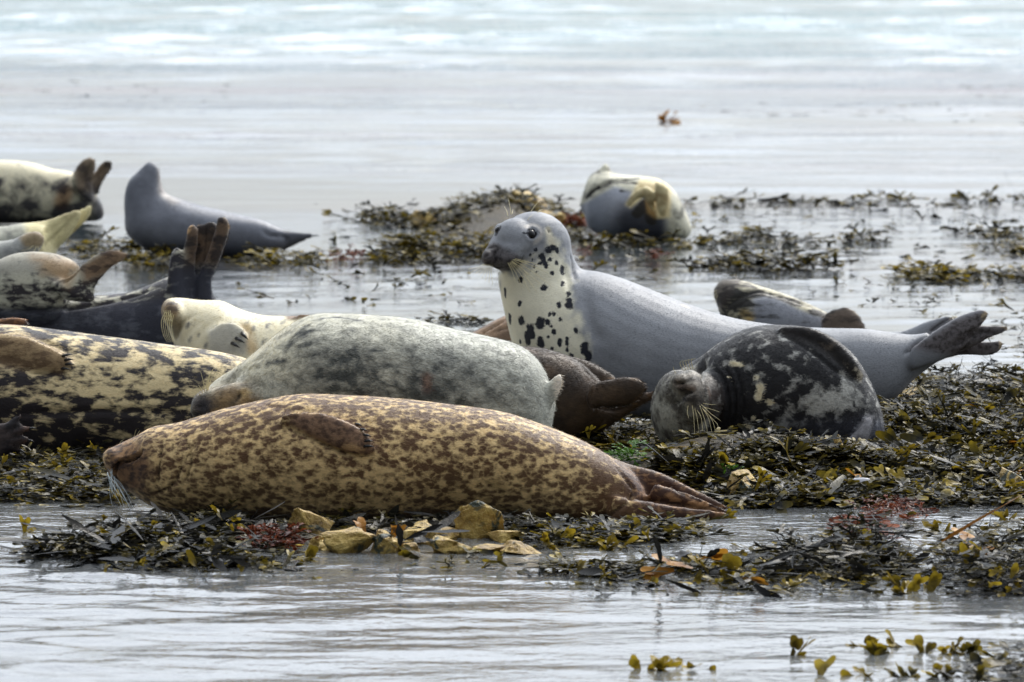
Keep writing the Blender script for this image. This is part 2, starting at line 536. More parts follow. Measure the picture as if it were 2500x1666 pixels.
class Seal:
    def __init__(s, name, label, Y, voxel=0.008, smooth=4, flow=(1, 0, 0), hairs=26000, hair_len=0.011):
        s.name, s.label, s.Y = name, label, Y
        s.voxel, s.smooth, s.flow, s.hairs, s.hlen = voxel, smooth, np.array(flow, float), hairs, hair_len
        s.Vs, s.Fs, s.nv = [], [], 0
        s.ops = []
        s.extra = []
    # --- shape
    def _add(s, V, quads, tris):
        for q in quads: s.Fs.append([i + s.nv for i in q])
        for q in tris: s.Fs.append([i + s.nv for i in q])
        s.Vs.append(V)
        s.nv += len(V)
    def surf(s, px, py, default=None):
        V = np.vstack(s.Vs)
        if getattr(s, '_bn', None) != s.nv:
            s._bvh = BVHTree.FromPolygons([tuple(v) for v in V], s.Fs)
            s._bn = s.nv
        d = ray(px, py)
        h = s._bvh.ray_cast(Vector(C0), Vector(d))
        return h[0].y if h[0] is not None else default
    def loft(s, st, Y=None, ratio=1.0, off=None, ring=30, sub=7, expo=2.15, cap=0.45):
        """stations: (x top, y top, x bottom, y bottom[, dY[, ratio]]) in photo pixels at depth Y + dY"""
        rows = []
        Y = s.Y if Y is None else Y
        last = Y
        for r in st:
            dy = r[4] if len(r) > 4 else 0.0
            ra = r[5] if len(r) > 5 else ratio
            yy = Y
            if off is not None:
                yy = s.surf((r[0] + r[2]) / 2, (r[1] + r[3]) / 2, last)
                last = yy
                yy = yy - off
            yy += dy
            rows.append(np.concatenate([P(r[0], r[1], yy), P(r[2], r[3], yy), [ra]]))
        R = catmull(rows, sub)
        T, B, ra = R[:, :3], R[:, 3:6], R[:, 6]
        Cn = (T + B) / 2
        hv = (T - B) / 2
        tan = np.gradient(Cn, axis=0)
        for _ in range(10):                      # ease the turns so sections never fold over
            tan[1:-1] = 0.25 * tan[:-2] + 0.5 * tan[1:-1] + 0.25 * tan[2:]
        tan /= np.linalg.norm(tan, axis=1)[:, None] + 1e-9
        W = np.cross(tan, hv)
        for i in range(1, len(W)):
            if np.dot(W[i], W[i - 1]) < 0: W[i] *= -1
        hl = np.linalg.norm(hv, axis=1)[:, None]
        W = W / (np.linalg.norm(W, axis=1)[:, None] + 1e-9) * hl * ra[:, None]
        t = np.linspace(0, 2 * math.pi, ring, endpoint=False)
        ct, st_ = np.cos(t), np.sin(t)
        cx = np.sign(ct) * np.abs(ct) ** (2 / expo)
        cy = np.sign(st_) * np.abs(st_) ** (2 / expo)
        V = Cn[:, None, :] + W[:, None, :] * cx[None, :, None] + hv[:, None, :] * cy[None, :, None]
        n = len(Cn)
        V = V.reshape(-1, 3)
        caps = np.array([Cn[0] - tan[0] * hl[0] * cap, Cn[-1] + tan[-1] * hl[-1] * cap])
        V = np.vstack([V, caps])
        quads, tris = [], []
        for i in range(n - 1):
            for j in range(ring):
                k = (j + 1) % ring
                quads.append((i * ring + j, i * ring + k, (i + 1) * ring + k, (i + 1) * ring + j))
        for j in range(ring):
            k = (j + 1) % ring
            tris.append((n * ring, k, j))
            tris.append((n * ring + 1, (n - 1) * ring + j, (n - 1) * ring + k))
        s._add(V, quads, tris)
    def ell(s, cx, cy, rx, ry, rd, dY=0.0, Y=None, rot=0.0):
        Y = (s.Y if Y is None else Y) + dY
        c = P(cx, cy, Y)
        k = Y / F
        nu, nv = 20, 12
        V, quads, tris = [], [], []
        ca, sa = math.cos(math.radians(rot)), math.sin(math.radians(rot))
        for i in range(1, nv):
            th = math.pi * i / nv
            for j in range(nu):
                ph = 2 * math.pi * j / nu
                a, dd, u = math.sin(th) * math.cos(ph) * rx * k, math.sin(th) * math.sin(ph) * rd, math.cos(th) * ry * k
                V.append((c[0] + a * ca - u * sa, c[1] + dd, c[2] + a * sa + u * ca))
        a = ry * k
        V.append((c[0] - a * sa, c[1], c[2] + a * ca))
        V.append((c[0] + a * sa, c[1], c[2] - a * ca))
        for i in range(nv - 2):
            for j in range(nu):
                k2 = (j + 1) % nu
                quads.append((i * nu + j, (i + 1) * nu + j, (i + 1) * nu + k2, i * nu + k2))
        top, bot = (nv - 1) * nu, (nv - 1) * nu + 1
        for j in range(nu):
            k2 = (j + 1) % nu
            tris.append((top, j, k2))
            tris.append((bot, (nv - 2) * nu + k2, (nv - 2) * nu + j))
        s._add(np.array(V), quads, tris)
    # --- surface tools (run after remeshing)
    def hit(s, px, py):
        h = s.bvh.ray_cast(Vector(C0), Vector(ray(px, py)))
        return None if h[0] is None else (np.array(h[0]), np.array(h[1]))
    def path3(s, pts, n=26):
        pts = catmull(np.array(pts, float), 8) if len(pts) > 1 else np.array(pts, float)
        out = []
        for (x, y) in pts:
            h = s.hit(x, y)
            if h: out.append(h[0])
        return np.array(out) if out else None
    def _dist(s, path, rmax):
        lo, hi = path.min(0) - rmax, path.max(0) + rmax
        idx = np.where(np.all((s.V > lo) & (s.V < hi), axis=1))[0]
        if len(idx) == 0: return idx, None, None
        Q = s.V[idx]
        d = np.full(len(Q), 9.0)
        tpar = np.zeros(len(Q))
        m = len(path)
        if m == 1: return idx, np.linalg.norm(Q - path[0], axis=1), tpar
        for i in range(m - 1):
            a, b_ = path[i], path[i + 1]
            ab = b_ - a
            tt = np.clip(((Q - a) @ ab) / (ab @ ab + 1e-12), 0, 1)
            dd = np.linalg.norm(Q - (a + tt[:, None] * ab), axis=1)
            better = dd < d
            d[better] = dd[better]
            tpar[better] = (i + tt[better]) / (m - 1)
        return idx, d, tpar
    def crease(s, pts, width, depth, dark=0.0, ridge=0.0, taper=True):
        s.ops.append(('crease', pts, width, depth, dark, ridge, taper))
    def spot(s, pts, r, amount=1.0, soft=0.5, ch='amount'):
        s.ops.append(('spot', pts, r, amount, soft, ch))
    def colour(s, pts, r, light=None, dark=None, soft=0.6, amt=1.0):
        s.ops.append(('colour', pts, r, light, dark, soft, amt))
    def poly(s, pts, light=None, dark=None, amount=None, edge=8.0, amt=1.0, jitter=0.0):
        s.ops.append(('poly', pts, light, dark, amount, edge, amt, jitter))
    def func(s, f): s.ops.append(('func', f))
    def _setc(s, w, light, dark):
        if light is not None: s.A[:] = s.A * (1 - w[:, None]) + np.array(light) * w[:, None]
        if dark is not None: s.B[:] = s.B * (1 - w[:, None]) + np.array(dark) * w[:, None]
    def build(s, light, dark, amount, mat):
        V = np.vstack(s.Vs)
        me = bpy.data.meshes.new('tmp')
        me.from_pydata([tuple(v) for v in V], [], s.Fs)
        me.update()
        o = bpy.data.objects.new('tmp', me)
        COL.objects.link(o)
        r = o.modifiers.new('r', 'REMESH')
        r.mode = 'VOXEL'
        r.voxel_size = s.voxel
        r.adaptivity = 0.0
        sm = o.modifiers.new('s', 'SMOOTH')
        sm.factor = 0.5
        sm.iterations = s.smooth
        dg = bpy.context.evaluated_depsgraph_get()
        ev = o.evaluated_get(dg)
        me2 = bpy.data.meshes.new_from_object(ev)
        bpy.data.objects.remove(o)
        n = len(me2.vertices)
        co = np.empty(n * 3, np.float32)
        me2.vertices.foreach_get('co', co)
        s.V = co.reshape(-1, 3).astype(float)
        nl = len(me2.loops)
        li = np.empty(nl, np.int32)
        me2.loops.foreach_get('vertex_index', li)
        ls = np.empty(len(me2.polygons), np.int32)
        lt = np.empty(len(me2.polygons), np.int32)
        me2.polygons.foreach_get('loop_start', ls)
        me2.polygons.foreach_get('loop_total', lt)
        Q = li[ls[lt == 4][:, None] + np.arange(4)]
        T3 = li[ls[lt == 3][:, None] + np.arange(3)] if (lt == 3).any() else np.zeros((0, 3), np.int32)
        bpy.data.meshes.remove(me2)
        s.Q, s.T3 = Q, T3
        s._refresh()
        s.A = np.tile(np.array(light, float), (n, 1))
        s.B = np.tile(np.array(dark, float), (n, 1))
        s.M = np.full(n, float(amount))
        s.tint = np.zeros(n)
        s.PX = proj(s.V)
        k = s.Y / F
        for op in s.ops:
            if op[0] == 'crease':
                _, pts, width, depth, dk, ridge, taper = op
                path = s.path3(pts)
                if path is None or len(path) < 2: continue
                idx, d, tp = s._dist(path, width * k * 4)
                if len(idx) == 0: continue
                tw = np.minimum(1, 4 * np.minimum(tp, 1 - tp) + 0.15) if taper else 1.0
                wd = width * k
                prof = np.exp(-(d / wd) ** 2) * depth * k * tw
                if ridge: prof = prof - ridge * k * tw * np.exp(-((d - 2.0 * wd) / (0.9 * wd)) ** 2)
                s.V[idx] -= s.N[idx] * prof[:, None]
                if dk: s.tint[idx] -= dk * np.exp(-(d / (wd * 0.8)) ** 2) * tw  # coat colour darkened along the groove too, painting in its shade
                s._refresh()
            elif op[0] == 'spot':
                _, pts, r_, am, soft, ch = op
                path = s.path3(pts)
                if path is None: continue
                idx, d, tp = s._dist(path, r_ * k * 1.6)
                if len(idx) == 0: continue
                d = d * (0.72 + 0.56 * fbm(s.V[idx] * (0.55 / (r_ * k)), 2))
                w = 1 - sstep(r_ * k * (1 - soft), r_ * k * (1 + soft * 0.6), d)
                arr = s.M if ch == 'amount' else s.tint
                arr[idx] = arr[idx] * (1 - w) + am * w
            elif op[0] == 'colour':
                _, pts, r_, l_, d_, soft, am = op
                path = s.path3(pts)
                if path is None: continue
                idx, d, tp = s._dist(path, r_ * k * 1.8)
                if len(idx) == 0: continue
                w = np.zeros(n)
                w[idx] = (1 - sstep(r_ * k * (1 - soft), r_ * k * (1 + soft * 0.6), d)) * am
                s._setc(w, l_, d_)
            elif op[0] == 'poly':
                _, pts, l_, d_, am, edge, amt, jit = op
                w = s._inpoly(np.array(pts, float), edge, jit) * amt
                s._setc(w, l_, d_)
                if am is not None: s.M = s.M * (1 - w) + am * w
            elif op[0] == 'func':
                op[1](s)
        base = P(0, 0, s.Y)
        loc = np.array((float(np.median(s.V[:, 0])), s.Y, 0.0))
        s.root = empty(s.name, loc)
        tag(s.root, s.label, 'seal', 'seals hauled out on the weedy shore')
        s.loc = loc
        Vf, Qf, Tf = s.V - loc, s.Q, s.T3
        rest = s.V.copy()
        A, B, M, tint = s.A, s.B, s.M, s.tint
        if s.hairs:
            rng = np.random.RandomState(abs(hash(s.label)) % 1000 if False else len(s.label) * 7 + 3)
            dens = s.hairs
            fidx = rng.randint(0, len(Q), dens)
            w4 = rng.dirichlet(np.ones(4), dens)
            vi = Q[fidx]
            root = (s.V[vi] * w4[:, :, None]).sum(1)
            nn = (s.N[vi] * w4[:, :, None]).sum(1)
            nn /= np.linalg.norm(nn, axis=1)[:, None] + 1e-9
            fl = s.flow / np.linalg.norm(s.flow)
            dirv = fl[None, :] + rng.normal(0, 0.28, (dens, 3)) + np.array((0, 0, -0.15))
            dirv -= nn * (dirv * nn).sum(1)[:, None]
            dirv /= np.linalg.norm(dirv, axis=1)[:, None] + 1e-9
            side = np.cross(nn, dirv)
            L = s.hlen * rng.uniform(0.5, 1.3, dens)[:, None]
            wd = 0.0011 * (s.hlen / 0.011) ** 0.5
            tipv = root + dirv * L + nn * L * rng.uniform(0.12, 0.38, dens)[:, None]
            hv = np.stack([root - side * wd - nn * 0.0012, root + side * wd - nn * 0.0012, tipv], 1).reshape(-1, 3)
            n0 = len(Vf)
            ht = n0 + np.arange(dens * 3).reshape(-1, 3)
            near = vi[np.arange(dens), w4.argmax(1)]
            rep = np.repeat(near, 3)
            Vf = np.vstack([Vf, hv - loc])
            Tf = np.vstack([Tf, ht])
            rest = np.vstack([rest, np.repeat(root, 3, axis=0)])
            A = np.vstack([A, A[rep]])
            B = np.vstack([B, B[rep]])
            M = np.concatenate([M, M[rep]])
            tint = np.concatenate([tint, tint[rep] + np.repeat(rng.normal(0.0, 0.10, dens), 3)])
        me = mesh_np('body', Vf, Tf, Qf)
        attr(me, 'rest', rest, 'FLOAT_VECTOR')
        attr(me, 'colour_light', A, 'FLOAT_COLOR')
        attr(me, 'colour_dark', B, 'FLOAT_COLOR')
        attr(me, 'amount', M)
        attr(me, 'tint', tint)
        s.body = obj('body', me, mat, s.root)
        return s
    def _refresh(s):
        V = s.V
        N = np.zeros_like(V)
        for F_, k4 in ((s.Q, 4), (s.T3, 3)):
            if len(F_) == 0: continue
            if k4 == 4: fn = np.cross(V[F_[:, 2]] - V[F_[:, 0]], V[F_[:, 3]] - V[F_[:, 1]])
            else: fn = np.cross(V[F_[:, 1]] - V[F_[:, 0]], V[F_[:, 2]] - V[F_[:, 0]])
            for j in range(k4):
                for c in range(3):
                    N[:, c] += np.bincount(F_[:, j], fn[:, c], len(V))
        N /= np.linalg.norm(N, axis=1)[:, None] + 1e-12
        s.N = N
        faces = [tuple(q) for q in s.Q.tolist()] + [tuple(q) for q in s.T3.tolist()]
        if getattr(s, 'bvh', None) is None:
            s.bvh = BVHTree.FromPolygons(V.tolist(), faces)
    def _inpoly(s, pts, edge, jit):
        x, y = s.PX[:, 0], s.PX[:, 1]
        if jit:
            nz = fbm(s.V * 30.0, 3) - 0.5
            x = x + nz * jit
            y = y + (fbm(s.V * 30.0 + 9.1, 3) - 0.5) * jit
        inside = np.zeros(len(x), bool)
        d = np.full(len(x), 1e9)
        m = len(pts)
        for i in range(m):
            x1, y1 = pts[i]
            x2, y2 = pts[(i + 1) % m]
            c = ((y1 > y) != (y2 > y)) & (x < (x2 - x1) * (y - y1) / (y2 - y1 + 1e-12) + x1)
            inside ^= c
            dx, dy = x2 - x1, y2 - y1
            t = np.clip(((x - x1) * dx + (y - y1) * dy) / (dx * dx + dy * dy + 1e-9), 0, 1)
            d = np.minimum(d, np.hypot(x - x1 - t * dx, y - y1 - t * dy))
        sd = np.where(inside, d, -d)
        return sstep(-edge, edge, sd)
    # --- children
    def eye(s, px, py, rpx, sink=0.45, squash=1.0):
        h = s.hit(px, py)
        if h is None: return
        r = rpx * s.Y / F
        c = h[0] - h[1] * r * sink
        nu, nv = 18, 12
        V = [(0, 0, r * squash)]
        for i in range(1, nv):
            th = math.pi * i / nv
            for j in range(nu):
                ph = 2 * math.pi * j / nu
                V.append((r * math.sin(th) * math.cos(ph), r * math.sin(th) * math.sin(ph), r * squash * math.cos(th)))
        V.append((0, 0, -r * squash))
        q, t = [], []
        for i in range(nv - 2):
            for j in range(nu):
                q.append((1 + i * nu + j, 1 + (i + 1) * nu + j, 1 + (i + 1) * nu + (j + 1) % nu, 1 + i * nu + (j + 1) % nu))
        for j in range(nu):
            t.append((0, 1 + j, 1 + (j + 1) % nu))
            t.append((len(V) - 1, 1 + (nv - 2) * nu + (j + 1) % nu, 1 + (nv - 2) * nu + j))
        me = mesh_np('eye', np.array(V), np.array(t), np.array(q))
        obj('eye', me, M_EYE, s.root, c - s.loc)
    def claw(s, x0, y0, x1, y1, w=3.5, lift=0.004):
        h0, h1 = s.hit(x0, y0), s.hit(x1, y1)
        if h0 is None: return
        a = h0[0]
        e = P(x1, y1, min(a[1], h1[0][1] if h1 is not None else a[1]) - lift)
        me = tube([a + np.array((0, 0.003, 0)), (a + e) / 2 + np.array((0, -lift, 0.002)), e], [w * s.Y / F, w * 0.8 * s.Y / F, 0.0006], 6)
        me.transform(Matrix.Translation(Vector(-s.loc)))
        me.name = 'claw'
        obj('claw', me, M_CLAW, s.root)
    def whiskers(s, lines, r=0.0011, mat=None, toward=0.03):
        Vs, Qs, Ts, n0 = [], [], [], 0
        for ln in lines:
            (x0, y0), rest_ = ln[0], ln[1:]
            h = s.hit(x0, y0)
            if h is None:
                h = (P(x0, y0, s.Y - 0.1), None)
            pts = [h[0]]
            for i, (x, y) in enumerate(rest_):
                hy = s.hit(x, y)
                yy = h[0][1] - toward * (i + 1) / len(rest_)
                if hy is not None: yy = min(yy, hy[0][1] - 0.012)
                pts.append(P(x, y, yy))
            pts = catmull(np.array(pts), 5)
            rr = np.linspace(r, r * 0.45, len(pts)) * 0.85
            V, q, t = tube_arrays(pts, rr, 4)
            Vs.append(V); Qs.append(q + n0); Ts.append(t + n0)
            n0 += len(V)
        me = mesh_np('whiskers', np.vstack(Vs) - s.loc, np.vstack(Ts), np.vstack(Qs))
        w = obj('whiskers', me, mat or M_WHISK, s.root)
        w['kind'] = 'stuff'

def tube_arrays(pts, radii, n=6):
    pts = np.asarray(pts, float)
    tan = np.gradient(pts, axis=0)
    tan /= np.linalg.norm(tan, axis=1)[:, None] + 1e-12
    up = np.array((0.13, 0.9, 0.4))
    a = np.cross(tan, up); a /= np.linalg.norm(a, axis=1)[:, None] + 1e-12
    b_ = np.cross(tan, a)
    t = np.linspace(0, 2 * math.pi, n, endpoint=False)
    V = pts[:, None, :] + np.asarray(radii)[:, None, None] * (a[:, None, :] * np.cos(t)[None, :, None] + b_[:, None, :] * np.sin(t)[None, :, None])
    m = len(pts)
    q = []
    for i in range(m - 1):
        for j in range(n):
            q.append((i * n + j, i * n + (j + 1) % n, (i + 1) * n + (j + 1) % n, (i + 1) * n + j))
    V = V.reshape(-1, 3)
    V = np.vstack([V, pts[0], pts[-1]])
    tr_ = []
    for j in range(n):
        tr_.append((m * n, (j + 1) % n, j))
        tr_.append((m * n + 1, (m - 1) * n + j, (m - 1) * n + (j + 1) % n))
    return V, np.array(q), np.array(tr_)

def tube(pts, radii, n=6):
    V, q, t = tube_arrays(pts, radii, n)
    return mesh_np('tube', V, t, q)

# ================================================================== the seals, one by one
def grad_amount(lo, hi, y0, y1):
    """share of dark coat rising from photo row y0 to y1 (belly or flank colouring)"""
    def f(s):
        t = sstep(y0, y1, s.PX[:, 1])
        s.M = np.maximum(s.M, lo + (hi - lo) * t)
    return f

# ---- brown spotted harbour seal in front
TAN, BROWN = srgb(222, 190, 134), srgb(92, 65, 40)
s1 = Seal('harbour_seal', 'brown spotted seal lying full length in front, nearest the camera', 14.3, voxel=0.0072, smooth=4, hairs=40000)
s1.loft([(257, 1112, 259, 1146), (266, 1097, 274, 1170), (300, 1080, 300, 1192), (335, 1063, 335, 1213), (372, 1043, 368, 1234),
         (440, 1031, 430, 1256), (544, 999, 530, 1268), (640, 978, 640, 1280), (735, 963, 735, 1288), (850, 966, 850, 1290),
         (965, 973, 965, 1286), (1100, 988, 1100, 1270), (1230, 1007, 1220, 1264), (1337, 1042, 1320, 1282), (1421, 1076, 1410, 1292),
         (1490, 1115, 1480, 1293), (1540, 1150, 1545, 1285), (1568, 1185, 1575, 1268)], ratio=1.12)
s1.ell(285, 1122, 36, 30, 0.052, dY=-0.022, rot=-20)          # whisker pad
s1.ell(304, 1165, 40, 26, 0.05, dY=-0.016, rot=-28)           # lower jaw
s1.loft([(1478, 1110, 1490, 1205), (1540, 1134, 1545, 1222), (1610, 1153, 1605, 1235), (1690, 1192, 1680, 1246), (1745, 1219, 1735, 1250), (1780, 1238, 1772, 1250)], Y=14.36, ratio=0.5)
s1.loft([(1600, 1180, 1590, 1240), (1680, 1205, 1672, 1250), (1745, 1232, 1740, 1256), (1782, 1246, 1778, 1258)], Y=14.26, ratio=0.5)
s1.loft([(1500, 1210, 1490, 1292), (1570, 1222, 1560, 1288), (1650, 1236, 1640, 1275), (1720, 1244, 1715, 1270), (1775, 1250, 1772, 1266)], Y=14.18, ratio=0.6)
s1.loft([(690, 1012, 684, 1036), (735, 1004, 716, 1044), (785, 1008, 768, 1070), (840, 1026, 822, 1096), (884, 1048, 866, 1109), (908, 1072, 896, 1108), (916, 1090, 910, 1104)], off=0.016, ratio=0.42)
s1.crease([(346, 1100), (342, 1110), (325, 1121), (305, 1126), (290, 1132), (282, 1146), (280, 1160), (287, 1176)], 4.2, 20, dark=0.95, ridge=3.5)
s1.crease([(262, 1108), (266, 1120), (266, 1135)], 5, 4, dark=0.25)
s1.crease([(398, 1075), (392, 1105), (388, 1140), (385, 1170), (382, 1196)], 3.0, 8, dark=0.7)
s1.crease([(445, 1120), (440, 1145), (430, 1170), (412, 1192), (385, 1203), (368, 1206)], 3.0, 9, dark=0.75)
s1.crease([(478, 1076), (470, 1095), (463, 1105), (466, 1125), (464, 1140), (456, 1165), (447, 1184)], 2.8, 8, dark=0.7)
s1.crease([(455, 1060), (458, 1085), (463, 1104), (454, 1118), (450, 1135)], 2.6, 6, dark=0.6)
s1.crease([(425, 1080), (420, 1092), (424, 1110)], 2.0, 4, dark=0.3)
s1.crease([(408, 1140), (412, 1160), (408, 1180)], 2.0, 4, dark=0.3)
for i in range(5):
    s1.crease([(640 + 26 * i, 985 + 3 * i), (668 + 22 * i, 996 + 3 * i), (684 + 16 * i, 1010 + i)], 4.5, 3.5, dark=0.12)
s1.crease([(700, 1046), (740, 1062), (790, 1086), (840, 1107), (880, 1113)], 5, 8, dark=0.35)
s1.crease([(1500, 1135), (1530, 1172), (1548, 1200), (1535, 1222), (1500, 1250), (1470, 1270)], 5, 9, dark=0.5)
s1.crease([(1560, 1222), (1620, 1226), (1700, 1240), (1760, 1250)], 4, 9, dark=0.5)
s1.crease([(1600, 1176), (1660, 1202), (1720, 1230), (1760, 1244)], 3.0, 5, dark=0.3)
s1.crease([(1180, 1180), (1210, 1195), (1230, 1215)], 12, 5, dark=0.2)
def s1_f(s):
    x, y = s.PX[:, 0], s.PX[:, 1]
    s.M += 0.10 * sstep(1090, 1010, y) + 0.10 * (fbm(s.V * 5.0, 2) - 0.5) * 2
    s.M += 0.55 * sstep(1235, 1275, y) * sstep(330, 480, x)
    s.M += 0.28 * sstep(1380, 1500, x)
    s.tint -= 0.30 * sstep(1238, 1275, y)  # shade under the belly painted in: darker tint and more dark coat
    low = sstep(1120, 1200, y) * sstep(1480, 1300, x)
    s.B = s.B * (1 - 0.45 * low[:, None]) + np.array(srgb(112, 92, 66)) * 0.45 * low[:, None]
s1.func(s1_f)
s1.poly([(250, 1090), (335, 1060), (352, 1098), (352, 1120), (380, 1150), (345, 1205), (300, 1195), (250, 1160)], light=srgb(160, 122, 82), dark=srgb(70, 50, 36), edge=30, jitter=60)
s1.poly([(270, 1132), (300, 1126), (345, 1112), (368, 1140), (350, 1205), (310, 1190), (280, 1165)], light=srgb(116, 86, 62), dark=srgb(60, 43, 33), amount=0.58, edge=20, amt=0.8, jitter=40)
s1.poly([(700, 1030), (735, 1006), (800, 1012), (868, 1036), (920, 1090), (905, 1112), (850, 1108), (760, 1070)], light=srgb(150, 118, 92), dark=srgb(92, 70, 56), amount=0.5, edge=7)
s1.colour([(840, 1088), (880, 1100)], 12, light=srgb(190, 152, 108)); s1.spot([(845, 1088), (875, 1098)], 8, 0.25, 0.7)
s1.poly([(1505, 1130), (1620, 1150), (1790, 1236), (1790, 1270), (1560, 1295), (1545, 1215)], light=srgb(150, 112, 76), dark=srgb(70, 46, 34), amount=0.72, edge=16, jitter=20)
s1.colour([(1690, 1215), (1770, 1245)], 14, light=srgb(186, 142, 100), amt=0.8)
s1.spot([(1690, 1232), (1775, 1258)], 12, 0.15)
m1 = coat_material('harbour_seal_coat', scale=44.0, stretch=(0.72, 1.0, 1.1), k=1.15, w=0.42, fine=0.28, detail=5.0, rot=(0, 0.12, 0), cells=0.36, cell_scale=66.0)
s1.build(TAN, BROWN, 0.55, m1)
for (a, b_, c, d) in ((868, 1036, 884, 1040), (880, 1049, 897, 1052), (888, 1063, 907, 1066), (890, 1077, 913, 1078), (888, 1090, 914, 1091)):
    s1.claw(a, b_, c, d, 4.0)
s1.claw(1768, 1234, 1784, 1243, 3.5); s1.claw(1768, 1256, 1784, 1264, 3.0)
rng = random.Random(5)
s1.whiskers([[(266 + rng.uniform(-4, 14), 1155 + rng.uniform(-14, 12)), (266 + i * 3 + rng.uniform(-3, 3), 1190 + rng.uniform(-6, 10)), (270 + i * 5 + rng.uniform(-6, 8), 1215 + i * 2 + rng.uniform(-14, 24))] for i in range(13)], mat=M_WHISKW, r=0.0010)
s1.whiskers([[(328, 1066), (330, 1056), (333, 1048)], [(334, 1062), (339, 1055), (342, 1051)], [(292, 1083), (296, 1078), (303, 1072)]], r=0.0007)

# ---- pale grey seal behind it
PALE, SLATE = srgb(198, 195, 177), srgb(66, 68, 64)
s2 = Seal('grey_seal', 'plump pale grey seal with grey flank, muzzle resting low behind the brown spotted seal', 15.12, voxel=0.0085, smooth=4, hairs=40000, hair_len=0.014)
s2.loft([(471, 984, 474, 1016, -0.06), (489, 957, 492, 1040, -0.05), (525, 944, 520, 1060, -0.03), (562, 908, 552, 1090), (620, 862, 610, 1130), (690, 805, 680, 1160),
         (762, 769, 760, 1175), (860, 767, 860, 1180), (1000, 779, 1000, 1180), (1100, 802, 1100, 1178), (1200, 824, 1200, 1170), (1270, 845, 1270, 1150), (1316, 884, 1316, 1115),
         (1342, 935, 1342, 1065), (1352, 975, 1351, 1015)], ratio=0.98)
s2.loft([(470, 990, 474, 1015, -0.02), (486, 962, 490, 1030), (515, 950, 515, 1040), (550, 940, 548, 1050), (600, 930, 600, 1060, 0.02), (650, 930, 650, 1060, 0.05)], Y=15.0, ratio=0.85)
s2.loft([(1318, 960, 1340, 1000), (1338, 935, 1358, 975), (1354, 918, 1370, 948), (1366, 911, 1377, 926)], ratio=0.55, Y=15.05)
s2.crease([(588, 956), (583, 968), (576, 982)], 4.0, 12, dark=1.0)
s2.crease([(598, 935), (616, 932), (640, 948), (668, 990)], 8, 3, dark=0.05)
s2.crease([(655, 925), (690, 935), (720, 960), (740, 1000)], 9, 3)
s2.crease([(560, 935), (600, 905), (640, 895)], 7, 4)
s2.crease([(570, 920), (615, 885), (650, 870)], 6, 3)
s2.crease([(474, 996), (490, 990), (506, 992)], 3, 4, dark=0.5)
s2.crease([(1300, 866), (1325, 890), (1338, 925)], 4, 7)
s2.crease([(1040, 900), (1035, 930), (1042, 960)], 6, 5, dark=0.2)
def s2_f(s):
    x, y = s.PX[:, 0], s.PX[:, 1]
    d1 = np.exp(-(((x - 850) / 130) ** 2 + ((y - 920) / 95) ** 2))
    d2 = np.exp(-(((x - 1030) / 150) ** 2 + ((y - 960) / 95) ** 2))
    d3 = np.exp(-(((x - 1200) / 90) ** 2 + ((y - 950) / 60) ** 2)) * 0.5
    s.M = 0.16 + 0.56 * np.maximum(np.maximum(d1, d2), d3) + 0.14 * sstep(650, 760, x) * sstep(800, 860, y)
    cream = sstep(800, 640, x) * sstep(960, 880, y)
    s.A = s.A * (1 - cream[:, None] * 0.7) + np.array(srgb(226, 216, 184)) * cream[:, None] * 0.7
    grey = sstep(900, 1100, x)
    s.A = s.A * (1 - grey[:, None] * 0.6) + np.array(srgb(178, 180, 170)) * grey[:, None] * 0.6
s2.func(s2_f)
for (pts, r) in (([(745, 800), (715, 830), (698, 852)], 12), ([(750, 810), (738, 822)], 14), ([(650, 888), (690, 884)], 8), ([(735, 845), (755, 838)], 9), ([(785, 778), (830, 776), (880, 783)], 8)):
    s2.spot(pts, r, 0.80, 0.7)
s2.poly([(465, 980), (500, 948), (535, 945), (560, 938), (600, 936), (630, 965), (622, 1040), (470, 1040)], light=srgb(142, 118, 82), dark=srgb(66, 60, 54), amount=0.35, edge=26, jitter=50)
s2.poly([(465, 980), (500, 962), (520, 968), (518, 1040), (465, 1030)], light=srgb(92, 84, 78), dark=srgb(52, 50, 54), amount=0.6, edge=14, jitter=30)
s2.colour([(598, 960)], 16, light=srgb(190, 160, 104), amt=0.6)
s2.colour([(1040, 920), (1042, 950)], 14, light=srgb(150, 112, 92), dark=srgb(78, 62, 54), amt=0.8)
s2.poly([(1346, 905), (1390, 905), (1390, 960), (1356, 985)], light=srgb(222, 212, 196), amount=0.0, edge=5)
m2 = coat_material('pale_seal_coat', scale=34.0, stretch=(0.8, 1, 1.0), k=0.95, w=0.8, fine=0.6, detail=8.0, fur=(0.30, 1.0, 0.55), rot=(0, 0.7, 0))
s2.build(PALE, SLATE, 0.15, m2)
s2.whiskers([[(500, 958), (497, 935), (490, 908)], [(504, 956), (506, 930), (514, 910)], [(508, 953), (516, 925), (524, 912), (533, 905), (538, 907)], [(495, 960), (488, 945), (484, 940)], [(488, 966), (483, 955), (480, 944)], [(506, 954), (510, 925), (520, 902), (528, 898)]], r=0.0012, toward=0.01)

